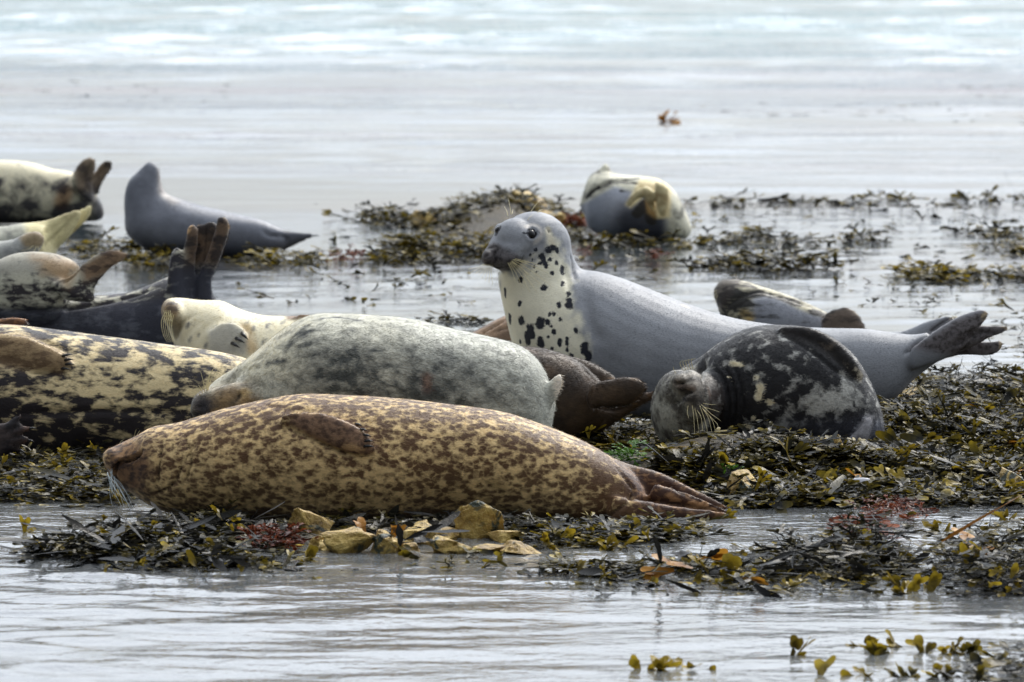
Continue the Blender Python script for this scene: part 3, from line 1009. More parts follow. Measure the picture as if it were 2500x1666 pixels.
# ---- yellowish seal with black blotches at the left edge
s3 = Seal('grey_seal', 'yellowish seal with black blotches lying across the left edge, flipper on its flank', 15.95, voxel=0.0098, smooth=4, hairs=34000)
s3.loft([(-470, 960, -470, 1070), (-330, 860, -330, 1128), (-150, 800, -150, 1142), (0, 792, 0, 1142), (120, 803, 120, 1138), (250, 820, 250, 1128), (400, 840, 400, 1115),
         (520, 857, 520, 1095), (610, 880, 610, 1065), (670, 925, 670, 1020)], ratio=1.0)
s3.loft([(-70, 822, -70, 880), (0, 815, 0, 886), (60, 820, 58, 900), (118, 844, 108, 909), (160, 866, 152, 906), (178, 880, 172, 896)], off=0.014, ratio=0.40)
s3.loft([(-50, 795, -50, 840), (0, 778, 0, 830), (40, 772, 40, 815), (70, 780, 66, 810)], Y=16.12, ratio=0.5)
s3.crease([(0, 888), (60, 904), (110, 914), (150, 912)], 5, 8, dark=0.45)
s3.crease([(90, 826), (140, 846), (185, 866)], 6, 6, dark=0.05)
s3.crease([(0, 1012), (120, 1008), (250, 1004), (380, 1006), (470, 1010)], 7, 7, dark=0.2)
def s3_f(s):
    x, y = s.PX[:, 0], s.PX[:, 1]
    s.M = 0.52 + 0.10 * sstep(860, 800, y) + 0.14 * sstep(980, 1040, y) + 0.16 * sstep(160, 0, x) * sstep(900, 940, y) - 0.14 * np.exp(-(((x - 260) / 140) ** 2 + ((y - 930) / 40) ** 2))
    s.tint -= 0.25 * sstep(1050, 1120, y)  # underside shade painted into the coat tint near the ground
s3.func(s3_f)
s3.poly([(-60, 812), (60, 818), (140, 850), (180, 880), (150, 912), (60, 902), (-60, 886)], light=srgb(170, 144, 108), dark=srgb(118, 96, 72), amount=0.45, edge=14)
s3.poly([(-60, 760), (60, 768), (80, 782), (50, 796), (-60, 790)], light=srgb(140, 100, 66), dark=srgb(80, 56, 38), amount=0.5, edge=4)
m3 = coat_material('blotched_seal_coat', scale=27.0, stretch=(0.62, 1, 1.35), k=1.05, w=0.26, fine=0.3, detail=5.0)
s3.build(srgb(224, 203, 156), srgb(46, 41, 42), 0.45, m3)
for (a, b_, c, d) in ((152, 870, 176, 866), (158, 880, 180, 878), (160, 890, 182, 890), (150, 900, 172, 903)):
    s3.claw(a, b_, c, d, 4.0)

# ---- hind flipper of a dark seal just outside the left edge
s14 = Seal('grey_seal', 'dark hind flipper with long claws poking in at the lower left edge', 15.42, voxel=0.0095, smooth=2, hairs=6000)
s14.loft([(-620, 960, -620, 1110), (-420, 860, -420, 1150), (-200, 930, -200, 1150), (-80, 1010, -80, 1140), (-30, 1040, -30, 1130)], ratio=0.9)
s14.loft([(-70, 1025, -70, 1135), (-20, 1035, -20, 1128), (18, 1028, 14, 1116), (44, 1024, 34, 1104)], ratio=0.3)
for (tx, ty) in ((58, 1018), (80, 1046), (76, 1074), (56, 1100)):
    s14.loft([(-50, 1050, -50, 1105), (-5, 1058 + (ty - 1060) * 0.35, -8, 1092 + (ty - 1060) * 0.35), (34 + (tx - 58) * 0.5, ty * 0.75 + 1070 * 0.25 - 14, 28 + (tx - 58) * 0.5, ty * 0.75 + 1070 * 0.25 + 14), (tx - 8, ty - 8, tx - 12, ty + 10), (tx, ty - 3, tx - 2, ty + 5)], ratio=0.55)
for (x0, y0, x1, y1) in ((0, 1062, 56, 1034), (4, 1072, 66, 1060), (0, 1084, 58, 1088)):
    s14.crease([(x0, y0), ((x0 + x1) / 2, (y0 + y1) / 2), (x1, y1)], 3, 6, dark=0.4)
s14.poly([(50, 1000), (90, 1000), (90, 1110), (56, 1110)], light=srgb(112, 88, 76), amount=0.4, edge=12)
s14.build(srgb(92, 80, 76), srgb(34, 30, 32), 0.62, coat_material('dark_flipper_coat', k=0.7, w=0.4))
for (a, b_, c, d) in ((52, 1019, 66, 1014), (72, 1047, 88, 1046), (68, 1075, 84, 1080), (48, 1099, 62, 1108)):
    s14.claw(a, b_, c, d, 3.5)

# ---- white seal on its back
s16 = Seal('grey_seal', 'creamy white seal lying on its back, dark claws on its chest, chin up', 17.0, voxel=0.0095, smooth=4, hairs=18000)
s16.loft([(394, 748, 396, 772), (406, 731, 410, 800), (436, 727, 430, 850), (488, 733, 465, 930), (540, 735, 535, 990), (590, 757, 590, 1010), (650, 771, 650, 1020), (740, 773, 740, 1020), (850, 790, 850, 1020), (950, 830, 950, 1000), (1010, 890, 1010, 960)], ratio=0.95)
s16.ell(420, 765, 26, 34, 0.05, dY=-0.07)
s16.loft([(508, 812, 512, 850), (530, 792, 524, 866), (562, 785, 556, 872), (592, 798, 584, 866), (608, 824, 600, 852)], off=0.004, ratio=0.28)
s16.loft([(700, 785, 705, 812), (722, 770, 730, 800), (745, 766, 752, 790), (770, 772, 770, 785)], Y=16.95, ratio=0.5)
s16.crease([(428, 836), (436, 808), (450, 784), (475, 768)], 5, 6, dark=0.1)
s16.crease([(445, 840), (465, 805), (500, 780)], 7, 3)
s16.crease([(470, 845), (500, 800), (540, 775)], 7, 3)
s16.crease([(590, 790), (612, 815), (608, 850)], 6, 7, dark=0.15)
s16.poly([(388, 735), (412, 735), (436, 745), (434, 768), (438, 775), (412, 790), (388, 775)], light=srgb(176, 150, 108), dark=srgb(96, 80, 62), amount=0.45, edge=8, jitter=10)
s16.poly([(405, 780), (440, 768), (450, 790), (428, 830), (412, 800)], light=srgb(150, 138, 112), amount=0.2, edge=8)
s16.spot([(410, 742), (428, 740)], 5, 0.75); s16.spot([(408, 752), (430, 755)], 4, 0.75)
for (x, y) in ((463, 830), (482, 822), (455, 800), (615, 808), (600, 792), (650, 800), (690, 790), (500, 850), (640, 840)):
    s16.spot([(x, y), (x + 5, y - 10)], 6, 0.62, 0.8)
s16.colour([(600, 800), (612, 850)], 18, light=srgb(208, 170, 108), amt=0.6)
s16.poly([(508, 808), (560, 786), (604, 812), (600, 866), (510, 866)], light=srgb(200, 196, 182), amount=0.25, edge=10)
s16.poly([(690, 760), (760, 760), (760, 780), (700, 782)], light=srgb(128, 104, 80), edge=4)
s16.build(srgb(234, 224, 192), srgb(104, 104, 106), 0.16, coat_material('white_seal_coat', scale=16, k=0.6, w=0.5, fine=0.16, detail=5.0))
for (a, b_, c, d) in ((566, 838, 586, 850), (576, 826, 598, 838), (590, 814, 606, 830)):
    s16.claw(a, b_, c, d, 4.8, 0.012)
s16.whiskers([[(404 + 4 * i, 762 + i), (394 + 5 * i, 785 + 2 * i), (398 + 5 * i, 815 + 2 * i), (408 + 5 * i, 836)] for i in range(6)] + [[(400 + 5 * i, 758), (402 + 5 * i, 775), (404 + 5 * i, 785)] for i in range(4)], r=0.0012)

# ---- dark seal with raised hind flippers
s4 = Seal('grey_seal', 'dark grey seal at the left with mottled chest and hind flippers raised upright', 18.6, voxel=0.0095, smooth=3, hairs=20000)
s4.loft([(-260, 790, -260, 900), (-140, 730, -140, 915), (0, 740, 0, 922), (100, 728, 100, 922), (200, 722, 200, 922), (300, 716, 300, 915), (370, 694, 370, 900), (430, 668, 430, 870), (485, 672, 485, 820), (512, 700, 512, 770)], ratio=0.9)
s4.loft([(-110, 690, -110, 800), (-40, 655, -40, 800), (20, 624, 20, 800), (70, 615, 70, 800), (120, 617, 120, 790), (160, 628, 155, 760), (186, 642, 172, 705), (196, 652, 190, 670)], ratio=0.85, Y=18.5)
s4.loft([(120, 690, 230, 740), (165, 675, 232, 706), (203, 643, 250, 678), (240, 617, 274, 654), (278, 609, 298, 640), (308, 614, 312, 628)], ratio=0.35, Y=18.4)
s4.loft([(415, 690, 470, 740), (412, 645, 452, 680), (420, 612, 444, 640), (430, 602, 440, 610)], ratio=0.45, Y=18.52)
for (bx, mx_, tx, ty, w_, yy_) in ((458, 463, 470, 548, 16, 18.52), (476, 486, 497, 556, 11, 18.60), (488, 505, 516, 540, 12, 18.56), (500, 524, 543, 528, 18, 18.50)):
    s4.loft([(bx - 22, 735, bx + 22, 738), (bx - 18, 680, bx + 18, 684), (mx_ - w_, 620, mx_ + w_, 624), (tx - w_, ty + 30, tx + w_, ty + 34), (tx - w_ * 0.85, ty + 10, tx + w_ * 0.9, ty + 13), (tx - w_ * 0.4, ty, tx + w_ * 0.5, ty + 2)], ratio=0.7, Y=yy_, cap=0.2)
s4.loft([(446, 740, 512, 742), (440, 690, 516, 694), (446, 630, 538, 636), (456, 580, 558, 586), (464, 556, 558, 560)], ratio=0.16, Y=18.57)
s4.loft([(405, 730, 470, 742), (408, 680, 450, 700), (414, 640, 446, 655), (422, 612, 444, 622), (430, 603, 440, 608)], ratio=0.5, Y=18.5)
s4.crease([(0, 752), (60, 760), (140, 756), (230, 744), (320, 724), (390, 700)], 6, 8, dark=0.35)
for (a_, b2) in (((484, 558), (478, 670)), ((505, 548), (494, 670)), ((528, 540), (508, 680))):
    s4.crease([a_, ((a_[0] + b2[0]) / 2 + 2, (a_[1] + b2[1]) / 2), b2], 2.6, 5, dark=0.45)
s4.crease([(200, 645), (180, 670), (150, 695)], 6, 8, dark=0.2)
def s4_f(s):
    x, y = s.PX[:, 0], s.PX[:, 1]
    back = sstep(740, 765, y + 0.12 * np.maximum(x - 200, 0))
    s.M = 0.50 + 0.16 * sstep(150, 320, x) + 0.0 * back
    dk = np.maximum(back, sstep(395, 430, x) * sstep(600, 690, y))
    s.A = s.A * (1 - dk[:, None]) + np.array(srgb(84, 86, 94)) * dk[:, None]
    s.B = s.B * (1 - dk[:, None]) + np.array(srgb(54, 55, 64)) * dk[:, None]
s4.func(s4_f)
s4.poly([(10, 620), (120, 612), (150, 640), (150, 690), (90, 670), (20, 670), (-40, 690), (-40, 650)], light=srgb(152, 148, 134), dark=srgb(96, 94, 88), amount=0.25, edge=14)
s4.poly([(70, 625), (190, 632), (198, 655), (165, 700), (110, 670)], light=srgb(150, 126, 94), dark=srgb(98, 82, 62), amount=0.4, edge=18, jitter=30)
s4.poly([(200, 640), (270, 605), (320, 610), (315, 632), (240, 680), (200, 690)], light=srgb(134, 110, 86), dark=srgb(84, 68, 56), amount=0.45, edge=14, jitter=20)
s4.poly([(440, 540), (500, 528), (566, 520), (566, 570), (540, 650), (452, 650)], light=srgb(100, 82, 66), dark=srgb(52, 44, 40), amount=0.5, edge=16)
s4.colour([(456, 570), (470, 545), (485, 556)], 6, light=srgb(196, 160, 116)); s4.colour([(505, 540), (530, 526), (558, 530), (560, 560)], 6, light=srgb(196, 160, 116)); s4.colour([(420, 640), (428, 610), (440, 604)], 5, light=srgb(170, 165, 155))
s4.build(srgb(188, 184, 164), srgb(50, 46, 48), 0.55, coat_material('mottled_dark_coat', scale=24, stretch=(0.7, 1, 1.3), k=0.9, w=0.25, fine=0.25))

# ---- seal with cream hind flippers stretched back
s5 = Seal('grey_seal', 'pale seal at the left edge, cream hind flippers pressed together and pointing right', 22.0, voxel=0.0125, smooth=2, hairs=8000)
s5.loft([(-420, 600, -420, 740), (-250, 545, -250, 750), (-100, 548, -100, 750), (0, 553, 0, 748), (60, 545, 60, 740), (110, 545, 110, 700)], ratio=0.9)
s5.loft([(40, 546, 60, 640), (110, 538, 120, 622), (150, 524, 165, 585), (186, 511, 192, 545), (197, 514, 200, 530)], ratio=0.5)
s5.loft([(110, 545, 110, 625), (160, 530, 160, 588), (200, 508, 205, 548), (222, 498, 222, 525), (227, 503, 226, 514)], ratio=0.45, Y=22.1)
s5.crease([(100, 610), (140, 570), (185, 525)], 4, 6, dark=0.2); s5.crease([(80, 590), (130, 555), (175, 525)], 3, 4, dark=0.1)
s5.poly([(60, 540), (240, 490), (240, 540), (120, 630), (70, 600)], light=srgb(214, 202, 152), dark=srgb(140, 122, 84), amount=0.3, edge=14)
s5.build(srgb(190, 188, 168), srgb(98, 98, 92), 0.42, coat_material('cream_flipper_coat', scale=12, k=0.7, w=0.5))
s6 = Seal('grey_seal', 'brown whiskered muzzle of a seal at the left edge below cream flippers', 20.6, voxel=0.0115, smooth=3, hairs=8000)
s6.loft([(-330, 640, -330, 790), (-160, 600, -160, 810), (-60, 600, -60, 806), (0, 590, 0, 760), (45, 582, 40, 690)], ratio=0.9)
s6.loft([(-20, 590, -20, 690), (30, 585, 30, 680), (60, 570, 62, 650), (90, 564, 90, 620), (107, 576, 104, 600)], ratio=0.85, Y=20.55)
s6.poly([(46, 580), (70, 564), (100, 562), (114, 580), (104, 604), (60, 605)], light=srgb(158, 140, 108), dark=srgb(96, 80, 58), amount=0.55, edge=6)
s6.build(srgb(170, 170, 162), srgb(104, 104, 106), 0.4, coat_material('muzzle_coat', scale=18, k=0.7, w=0.5))
s6.whiskers([[(82, 600), (70, 608), (52, 612)], [(88, 602), (84, 612), (74, 618)], [(92, 602), (96, 612), (104, 618)]], r=0.0013)

# ---- blotched pale seal far left
s7 = Seal('grey_seal', 'cream seal with dark blotches farthest back at the left, hind flippers curled up', 28.0, voxel=0.0135, smooth=3, hairs=9000, hair_len=0.013)
s7.loft([(-420, 470, -420, 540), (-280, 410, -280, 548), (-120, 392, -120, 548), (0, 391, 0, 547), (70, 396, 70, 546), (130, 413, 130, 545), (185, 424, 185, 543), (228, 462, 225, 541), (250, 500, 248, 538)], ratio=0.9)
s7.loft([(170, 440, 232, 500), (182, 415, 226, 455), (198, 392, 232, 418), (216, 382, 236, 396)], ratio=0.5, Y=27.85)
s7.loft([(205, 450, 240, 480), (225, 425, 252, 446), (245, 400, 270, 420), (262, 388, 278, 402)], ratio=0.45, Y=27.9)
s7.crease([(195, 455), (212, 425), (222, 398)], 4, 7, dark=0.3); s7.crease([(215, 450), (240, 425), (262, 400)], 4, 7, dark=0.3)
def s7_f(s):
    x, y = s.PX[:, 0], s.PX[:, 1]
    s.M = 0.18 + 0.36 * sstep(410, 450, y) + 0.12 * sstep(490, 500, y)
    dk = sstep(215, 245, x) * sstep(455, 490, y)
    s.A = s.A * (1 - dk[:, None]) + np.array(srgb(96, 100, 110)) * dk[:, None]
s7.func(s7_f)
s7.poly([(178, 400), (225, 376), (285, 380), (280, 420), (235, 470), (185, 470)], light=srgb(136, 118, 96), dark=srgb(70, 60, 52), amount=0.5, edge=9)
s7.colour([(160, 470), (150, 495)], 22, light=srgb(164, 120, 76), dark=srgb(66, 48, 36), amt=0.8)
s7.build(srgb(228, 218, 186), srgb(78, 74, 72), 0.4, coat_material('cream_blotched_coat', scale=9, k=0.85, w=0.3, detail=4))

# ---- grey seal looking away in the left background
s8 = Seal('grey_seal', 'smooth grey seal in the left background, head up and turned away to sea', 25.2, voxel=0.0125, smooth=5, hairs=12000, hair_len=0.012)
s8.loft([(362, 394, 374, 396), (350, 404, 387, 408), (334, 421, 392, 430), (315, 440, 394, 452), (304, 475, 408, 474), (304, 520, 440, 486), (312, 575, 493, 503), (374, 618, 545, 515),
         (460, 628, 592, 527), (560, 632, 634, 536), (640, 628, 672, 552), (690, 615, 706, 566)], ratio=0.8)
s8.loft([(650, 560, 650, 625), (700, 562, 695, 612), (745, 568, 738, 592), (782, 571, 780, 576)], ratio=0.6)
s8.crease([(640, 562), (660, 575), (700, 580), (690, 600)], 4, 7, dark=0.2)
s8.crease([(405, 476), (440, 488), (490, 506)], 8, 4)
s8.poly([(385, 400), (400, 440), (420, 480), (440, 490), (420, 500), (385, 470)], light=srgb(176, 168, 160), edge=8)
s8.poly([(690, 555), (790, 565), (790, 585), (700, 620)], light=srgb(90, 92, 98), edge=8)
s8.poly([(300, 600), (700, 600), (700, 660), (300, 660)], light=srgb(70, 72, 80), edge=26)  # shaded underside painted as a darker grey along the belly
s8.build(srgb(128, 131, 139), srgb(82, 84, 92), 0.35, coat_material('smooth_grey_coat', scale=8, k=0.5, w=0.7, fine=0.12, rough=0.42))

# ---- the alert grey seal
GREY, CREAM, INK = srgb(138, 140, 144), srgb(228, 222, 198), srgb(34, 36, 44)
s9 = Seal('grey_seal', 'alert grey seal with raised head, cream spotted throat and wide open dark eyes', 17.0, voxel=0.0066, smooth=6, hairs=52000, hair_len=0.008)
s9.loft([(1372, 560, 1240, 640, 0.0, 0.9), (1399, 625, 1217, 674, 0.0, 0.92), (1419, 657, 1223, 722), (1462, 664, 1237, 786), (1522, 681, 1262, 868), (1602, 712, 1325, 950), (1692, 747, 1440, 1005), (1792, 777, 1600, 1025),
         (1900, 794, 1790, 1030), (2010, 801, 1960, 1028), (2108, 803, 2100, 1012), (2178, 812, 2170, 985), (2232, 817, 2228, 930), (2290, 808, 2285, 886), (2330, 808, 2328, 868)], ratio=0.92)
# head
s9.ell(1304, 604, 92, 88, 0.105)
s9.ell(1330, 640, 70, 90, 0.10)
s9.ell(1258, 590, 54, 58, 0.085, dY=-0.045)
s9.loft([(1240, 545, 1290, 668, -0.03), (1216, 566, 1258, 668, -0.06), (1199, 592, 1232, 660, -0.09), (1186, 608, 1208, 652, -0.11), (1178, 622, 1192, 648, -0.12)], ratio=0.85)
s9.ell(1240, 630, 34, 22, 0.05, dY=-0.10, rot=14)
s9.ell(1250, 610, 46, 36, 0.07, dY=-0.07, rot=20)
s9.ell(1191, 630, 16, 21, 0.035, dY=-0.125)
s9.ell(1220, 561, 13, 16, 0.03, dY=-0.035)
# rear flippers
s9.loft([(2150, 815, 2165, 900), (2205, 808, 2215, 868), (2258, 786, 2262, 835), (2308, 772, 2305, 800), (2330, 772, 2325, 785)], ratio=0.55, Y=17.1)
s9.loft([(2225, 850, 2230, 905), (2290, 802, 2300, 880), (2345, 770, 2350, 850), (2392, 756, 2398, 792), (2413, 760, 2412, 774)], ratio=0.42, Y=16.92)
s9.loft([(2300, 800, 2300, 870), (2370, 792, 2370, 850), (2420, 795, 2416, 826), (2448, 794, 2444, 816), (2463, 798, 2460, 808)], ratio=0.42, Y=16.95)
s9.loft([(2290, 820, 2290, 880), (2360, 828, 2355, 868), (2410, 834, 2405, 871), (2440, 830, 2436, 862), (2450, 836, 2446, 850)], ratio=0.35, Y=17.0)
# creases
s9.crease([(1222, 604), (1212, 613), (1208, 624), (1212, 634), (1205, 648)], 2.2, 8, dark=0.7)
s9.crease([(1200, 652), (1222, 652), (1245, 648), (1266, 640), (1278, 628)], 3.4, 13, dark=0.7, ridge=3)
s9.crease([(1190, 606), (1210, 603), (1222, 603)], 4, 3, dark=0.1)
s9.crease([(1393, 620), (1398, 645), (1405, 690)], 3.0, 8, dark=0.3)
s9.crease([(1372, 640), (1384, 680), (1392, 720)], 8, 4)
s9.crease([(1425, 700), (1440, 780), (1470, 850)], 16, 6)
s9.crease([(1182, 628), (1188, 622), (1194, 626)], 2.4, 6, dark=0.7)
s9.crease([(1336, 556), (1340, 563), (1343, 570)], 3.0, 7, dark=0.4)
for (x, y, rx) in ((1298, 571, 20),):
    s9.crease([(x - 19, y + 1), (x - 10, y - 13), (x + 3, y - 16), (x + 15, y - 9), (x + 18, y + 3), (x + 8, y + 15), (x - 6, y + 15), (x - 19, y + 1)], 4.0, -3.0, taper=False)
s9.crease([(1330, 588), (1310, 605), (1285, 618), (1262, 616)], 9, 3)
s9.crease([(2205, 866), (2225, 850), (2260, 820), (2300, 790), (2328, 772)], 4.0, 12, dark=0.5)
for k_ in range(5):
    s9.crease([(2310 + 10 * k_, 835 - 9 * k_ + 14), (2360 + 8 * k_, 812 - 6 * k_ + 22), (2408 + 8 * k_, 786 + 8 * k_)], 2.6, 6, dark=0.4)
# colouring
s9.poly([(1210, 662), (1240, 668), (1290, 648), (1330, 608), (1340, 572), (1352, 590), (1362, 625), (1380, 640), (1396, 700), (1402, 740), (1420, 790), (1430, 820), (1436, 860), (1445, 905), (1400, 1000), (1240, 1000), (1200, 780)], light=CREAM, edge=20, jitter=75)
s9.colour([(1338, 560), (1344, 585), (1350, 600)], 9, light=srgb(214, 205, 180), amt=0.9)
s9.poly([(1170, 640), (1182, 604), (1205, 592), (1226, 604), (1262, 622), (1282, 640), (1262, 654), (1225, 665), (1190, 656)], light=srgb(92, 88, 88), dark=srgb(52, 48, 48), amount=0.45, edge=8, jitter=8)
s9.poly([(1170, 640), (1182, 604), (1205, 594), (1222, 604), (1208, 630), (1200, 654), (1182, 652)], light=srgb(84, 78, 76), dark=srgb(48, 44, 44), amount=0.45, edge=5)
SP = [(735, 370, 16, 20), (700, 385, 14, 16), (655, 432, 15, 18), (766, 390, 8, 20), (612, 388, 12, 10), (668, 455, 12, 14), (682, 490, 14, 18), (761, 480, 9, 16), (600, 505, 8, 8), (728, 550, 11, 12), (806, 530, 12, 32), (806, 625, 9, 18),
      (670, 656, 14, 16), (505, 600, 16, 14), (495, 770, 12, 16), (852, 765, 17, 34), (846, 692, 8, 22), (780, 782, 11, 18), (742, 842, 10, 12), (708, 850, 7, 10), (786, 885, 9, 12), (642, 912, 22, 34), (700, 902, 10, 16), (508, 888, 20, 20),
      (426, 880, 12, 34), (570, 960, 20, 34), (740, 975, 10, 16), (900, 966, 10, 16), (786, 1046, 12, 24), (836, 1040, 9, 28), (640, 1040, 14, 30), (556, 1020, 20, 40), (392, 692, 10, 34), (962, 1095, 18, 40), (836, 1102, 8, 14), (700, 1010, 8, 10),
      (660, 1060, 10, 22), (592, 1000, 12, 20), (720, 930, 8, 10), (500, 1045, 8, 16), (730, 1095, 10, 14), (865, 1145, 12, 14), (590, 455, 10, 8), (715, 450, 7, 12), (575, 420, 10, 8), (640, 480, 9, 8), (610, 545, 7, 7), (990, 1150, 16, 30)]
for (zx, zy, a, b_) in SP:
    x, y = 1100 + zx / 2.941, 480 + zy / 2.941
    a, b_ = a / 2.941, b_ / 2.941
    if b_ > a * 1.25: s9.spot([(x, y - (b_ - a)), (x, y + (b_ - a))], a * 1.95, 1.0, 0.85)
    else: s9.spot([(x, y)], (a + b_) / 2 * 1.85, 1.0, 0.85)
s9.spot([(1297, 571)], 15.5, 1.0, 0.25)
s9.spot([(1277, 570), (1283, 571)], 4, 1.0, 0.5)
s9.colour([(1284, 556), (1300, 549), (1318, 558), (1320, 578), (1306, 592)], 6, light=srgb(186, 180, 172), amt=0.8)
s9.spot([(1217, 560), (1213, 566)], 11, 1.0, 0.3)
s9.poly([(2225, 850), (2330, 780), (2420, 750), (2470, 790), (2450, 870), (2330, 870)], light=srgb(112, 106, 106), dark=srgb(60, 54, 52), amount=0.45, edge=14)
s9.colour([(2232, 846), (2265, 816), (2300, 790), (2326, 774)], 3.5, light=srgb(200, 180, 140), amt=0.9)
s9.colour([(2410, 762), (2400, 775), (2425, 790), (2458, 800), (2446, 830), (2444, 852)], 6, light=srgb(190, 168, 128), amt=0.7)
s9.spot([(1674, 748)], 6, 0.0, 0.3)
s9.colour([(1668, 746), (1678, 750)], 6, light=srgb(206, 190, 150))
s9.poly([(2160, 1040), (2190, 960), (2240, 915), (2240, 1040)], light=srgb(170, 170, 172), edge=10)
s9.build(GREY, INK, 0.0, coat_material('alert_seal_coat', scale=70, k=0.75, w=0.32, fine=0.18, rough=0.5, sheen=0.04, detail=5.0))
s9.eye(1298, 572, 14.5, sink=0.55)
s9.eye(1214, 561, 11, sink=0.55)
s9.whiskers([[(1258, 632), (1290, 640), (1322, 650)], [(1256, 634), (1296, 648), (1340, 668)], [(1254, 636), (1295, 660), (1345, 697)], [(1250, 637), (1285, 665), (1322, 695)], [(1248, 638), (1280, 670), (1312, 716)], [(1246, 640), (1272, 672), (1294, 714)],
              [(1244, 642), (1262, 672), (1276, 704)], [(1240, 642), (1250, 662), (1257, 684)], [(1252, 634), (1280, 640), (1305, 642)], [(1250, 640), (1270, 652), (1290, 672)]] +
             [[(1182 + i * 3.0, 644 + i * 0.6), (1168 + i * 4.6, 652 + i * 1.8), (1143 + i * 8.5, 658 + i * 5.5)] for i in range(8)], r=0.0011)
s9.whiskers([[(1248, 524), (1244, 500), (1240, 484)], [(1240, 528), (1237, 515), (1231, 504)], [(1250, 523), (1252, 512)], [(1296, 517), (1306, 503), (1317, 490)], [(1312, 520), (1318, 514), (1325, 511)], [(1288, 538), (1294, 530), (1302, 524)]], r=0.0010, toward=-0.03)

# ---- dark brown seal between the pale one and the alert one
s10 = Seal('grey_seal', 'dark brown furry seal, only hindquarters showing, blunt flippers pointing right', 16.15, voxel=0.0085, smooth=4, hairs=28000, hair_len=0.016)
s10.loft([(1000, 900, 1000, 1070), (1100, 862, 1100, 1085), (1200, 848, 1200, 1088), (1290, 847, 1290, 1090), (1350, 857, 1350, 1090), (1408, 880, 1405, 1088), (1448, 914, 1438, 1075), (1476, 946, 1468, 1052), (1490, 968, 1486, 1020)], ratio=0.9)
s10.loft([(1380, 868, 1385, 960), (1430, 880, 1430, 970), (1480, 906, 1475, 975), (1510, 930, 1505, 960)], Y=16.32, ratio=0.7)
s10.loft([(1445, 935, 1440, 1000), (1490, 926, 1492, 996), (1530, 920, 1534, 990), (1562, 926, 1562, 974), (1575, 940, 1573, 960)], Y=16.02, ratio=0.55)
s10.loft([(1440, 985, 1425, 1072), (1490, 985, 1480, 1048), (1550, 962, 1545, 1004), (1590, 954, 1588, 980), (1602, 958, 1600, 970)], Y=16.1, ratio=0.5)
s10.crease([(1450, 990), (1490, 1000), (1540, 992)], 5, 8, dark=0.3)
s10.crease([(1400, 878), (1430, 905), (1455, 940), (1462, 990)], 6, 6, dark=0.2)
s10.crease([(1478, 1018), (1465, 1040), (1455, 1060)], 4, 6, dark=0.2)
s10.colour([(1490, 926), (1530, 921), (1566, 932), (1574, 955), (1545, 985)], 8, light=srgb(146, 112, 74), amt=0.7)
s10.colour([(1585, 958), (1600, 962)], 14, light=srgb(128, 94, 62), amt=0.8)
s10.build(srgb(86, 68, 50), srgb(40, 33, 27), 0.5, coat_material('brown_fur_coat', scale=14, k=0.6, w=0.5, fine=0.45, fur=(0.3, 1, 1.2), sheen=0.35))

# ---- brown hump just behind the alert seal's chest
s11 = Seal('grey_seal', 'brown seal mostly hidden behind the chest of the alert seal', 18.2, voxel=0.012, smooth=4, hairs=8000)
s11.loft([(1090, 850, 1090, 940), (1140, 818, 1140, 945), (1190, 792, 1190, 948), (1240, 768, 1240, 948), (1310, 752, 1310, 948), (1390, 770, 1390, 945), (1450, 820, 1450, 930), (1500, 880, 1500, 915)], ratio=0.9)
s11.crease([(1165, 822), (1200, 800), (1235, 780)], 4, 7, dark=0.4)
s11.crease([(1195, 815), (1230, 802), (1245, 795)], 3, 5, dark=0.3)
s11.build(srgb(150, 122, 94), srgb(82, 66, 54), 0.5, coat_material('brown_hump_coat', scale=14, stretch=(0.4, 1, 1.5), k=0.7, w=0.4))

# ---- grey seal lying behind on the right
s12 = Seal('grey_seal', 'grey seal with dark head lying behind the alert seal, round flipper raised', 19.8, voxel=0.011, smooth=4, hairs=14000)
s12.loft([(1744, 704, 1750, 742), (1762, 684, 1764, 780), (1804, 683, 1806, 830), (1858, 699, 1858, 856), (1910, 716, 1910, 860), (1975, 742, 1975, 860), (2040, 776, 2040, 856), (2090, 805, 2090, 840)], ratio=0.9)
s12.loft([(2008, 776, 2006, 830), (2022, 760, 2022, 842), (2045, 752, 2045, 850), (2070, 750, 2070, 850), (2095, 766, 2095, 846), (2114, 798, 2112, 832)], Y=19.62, ratio=0.3)
s12.crease([(1760, 760), (1800, 730), (1850, 712), (1900, 722), (1960, 742), (2010, 760)], 5, 6, dark=0.3)
s12.crease([(1780, 765), (1830, 730), (1870, 722)], 5, 4)
def s12_f(s):
    x, y = s.PX[:, 0], s.PX[:, 1]
    low = sstep(0, 14, y - (738 + 0.17 * (x - 1850)) + 30 * np.exp(-((x - 1880) / 60) ** 2)) * sstep(1810, 1850, x)
    s.M = 0.54 * (1 - low) + 0.22 * low
    s.A = s.A * (1 - low[:, None]) + np.array(srgb(146, 148, 154)) * low[:, None]
s12.func(s12_f)
s12.poly([(1740, 690), (1775, 676), (1815, 682), (1790, 712), (1765, 760), (1745, 745)], light=srgb(120, 112, 100), dark=srgb(64, 58, 54), amount=0.55, edge=8)
s12.poly([(2005, 770), (2070, 745), (2118, 790), (2115, 850), (2005, 850)], light=srgb(112, 98, 86), dark=srgb(62, 54, 50), amount=0.55, edge=5)
s12.colour([(1815, 765), (1830, 775)], 12, light=srgb(196, 168, 110))
s12.build(srgb(196, 188, 160), srgb(52, 50, 46), 0.5, coat_material('grey_dark_head_coat', scale=16, stretch=(0.4, 1, 1.6), k=1.3, w=0.3, rot=(0, -0.3, 0)))
s12.whiskers([[(1750, 715), (1744, 724), (1742, 735)], [(1752, 720), (1748, 732), (1745, 742)], [(1749, 708), (1743, 714)]], r=0.0009)

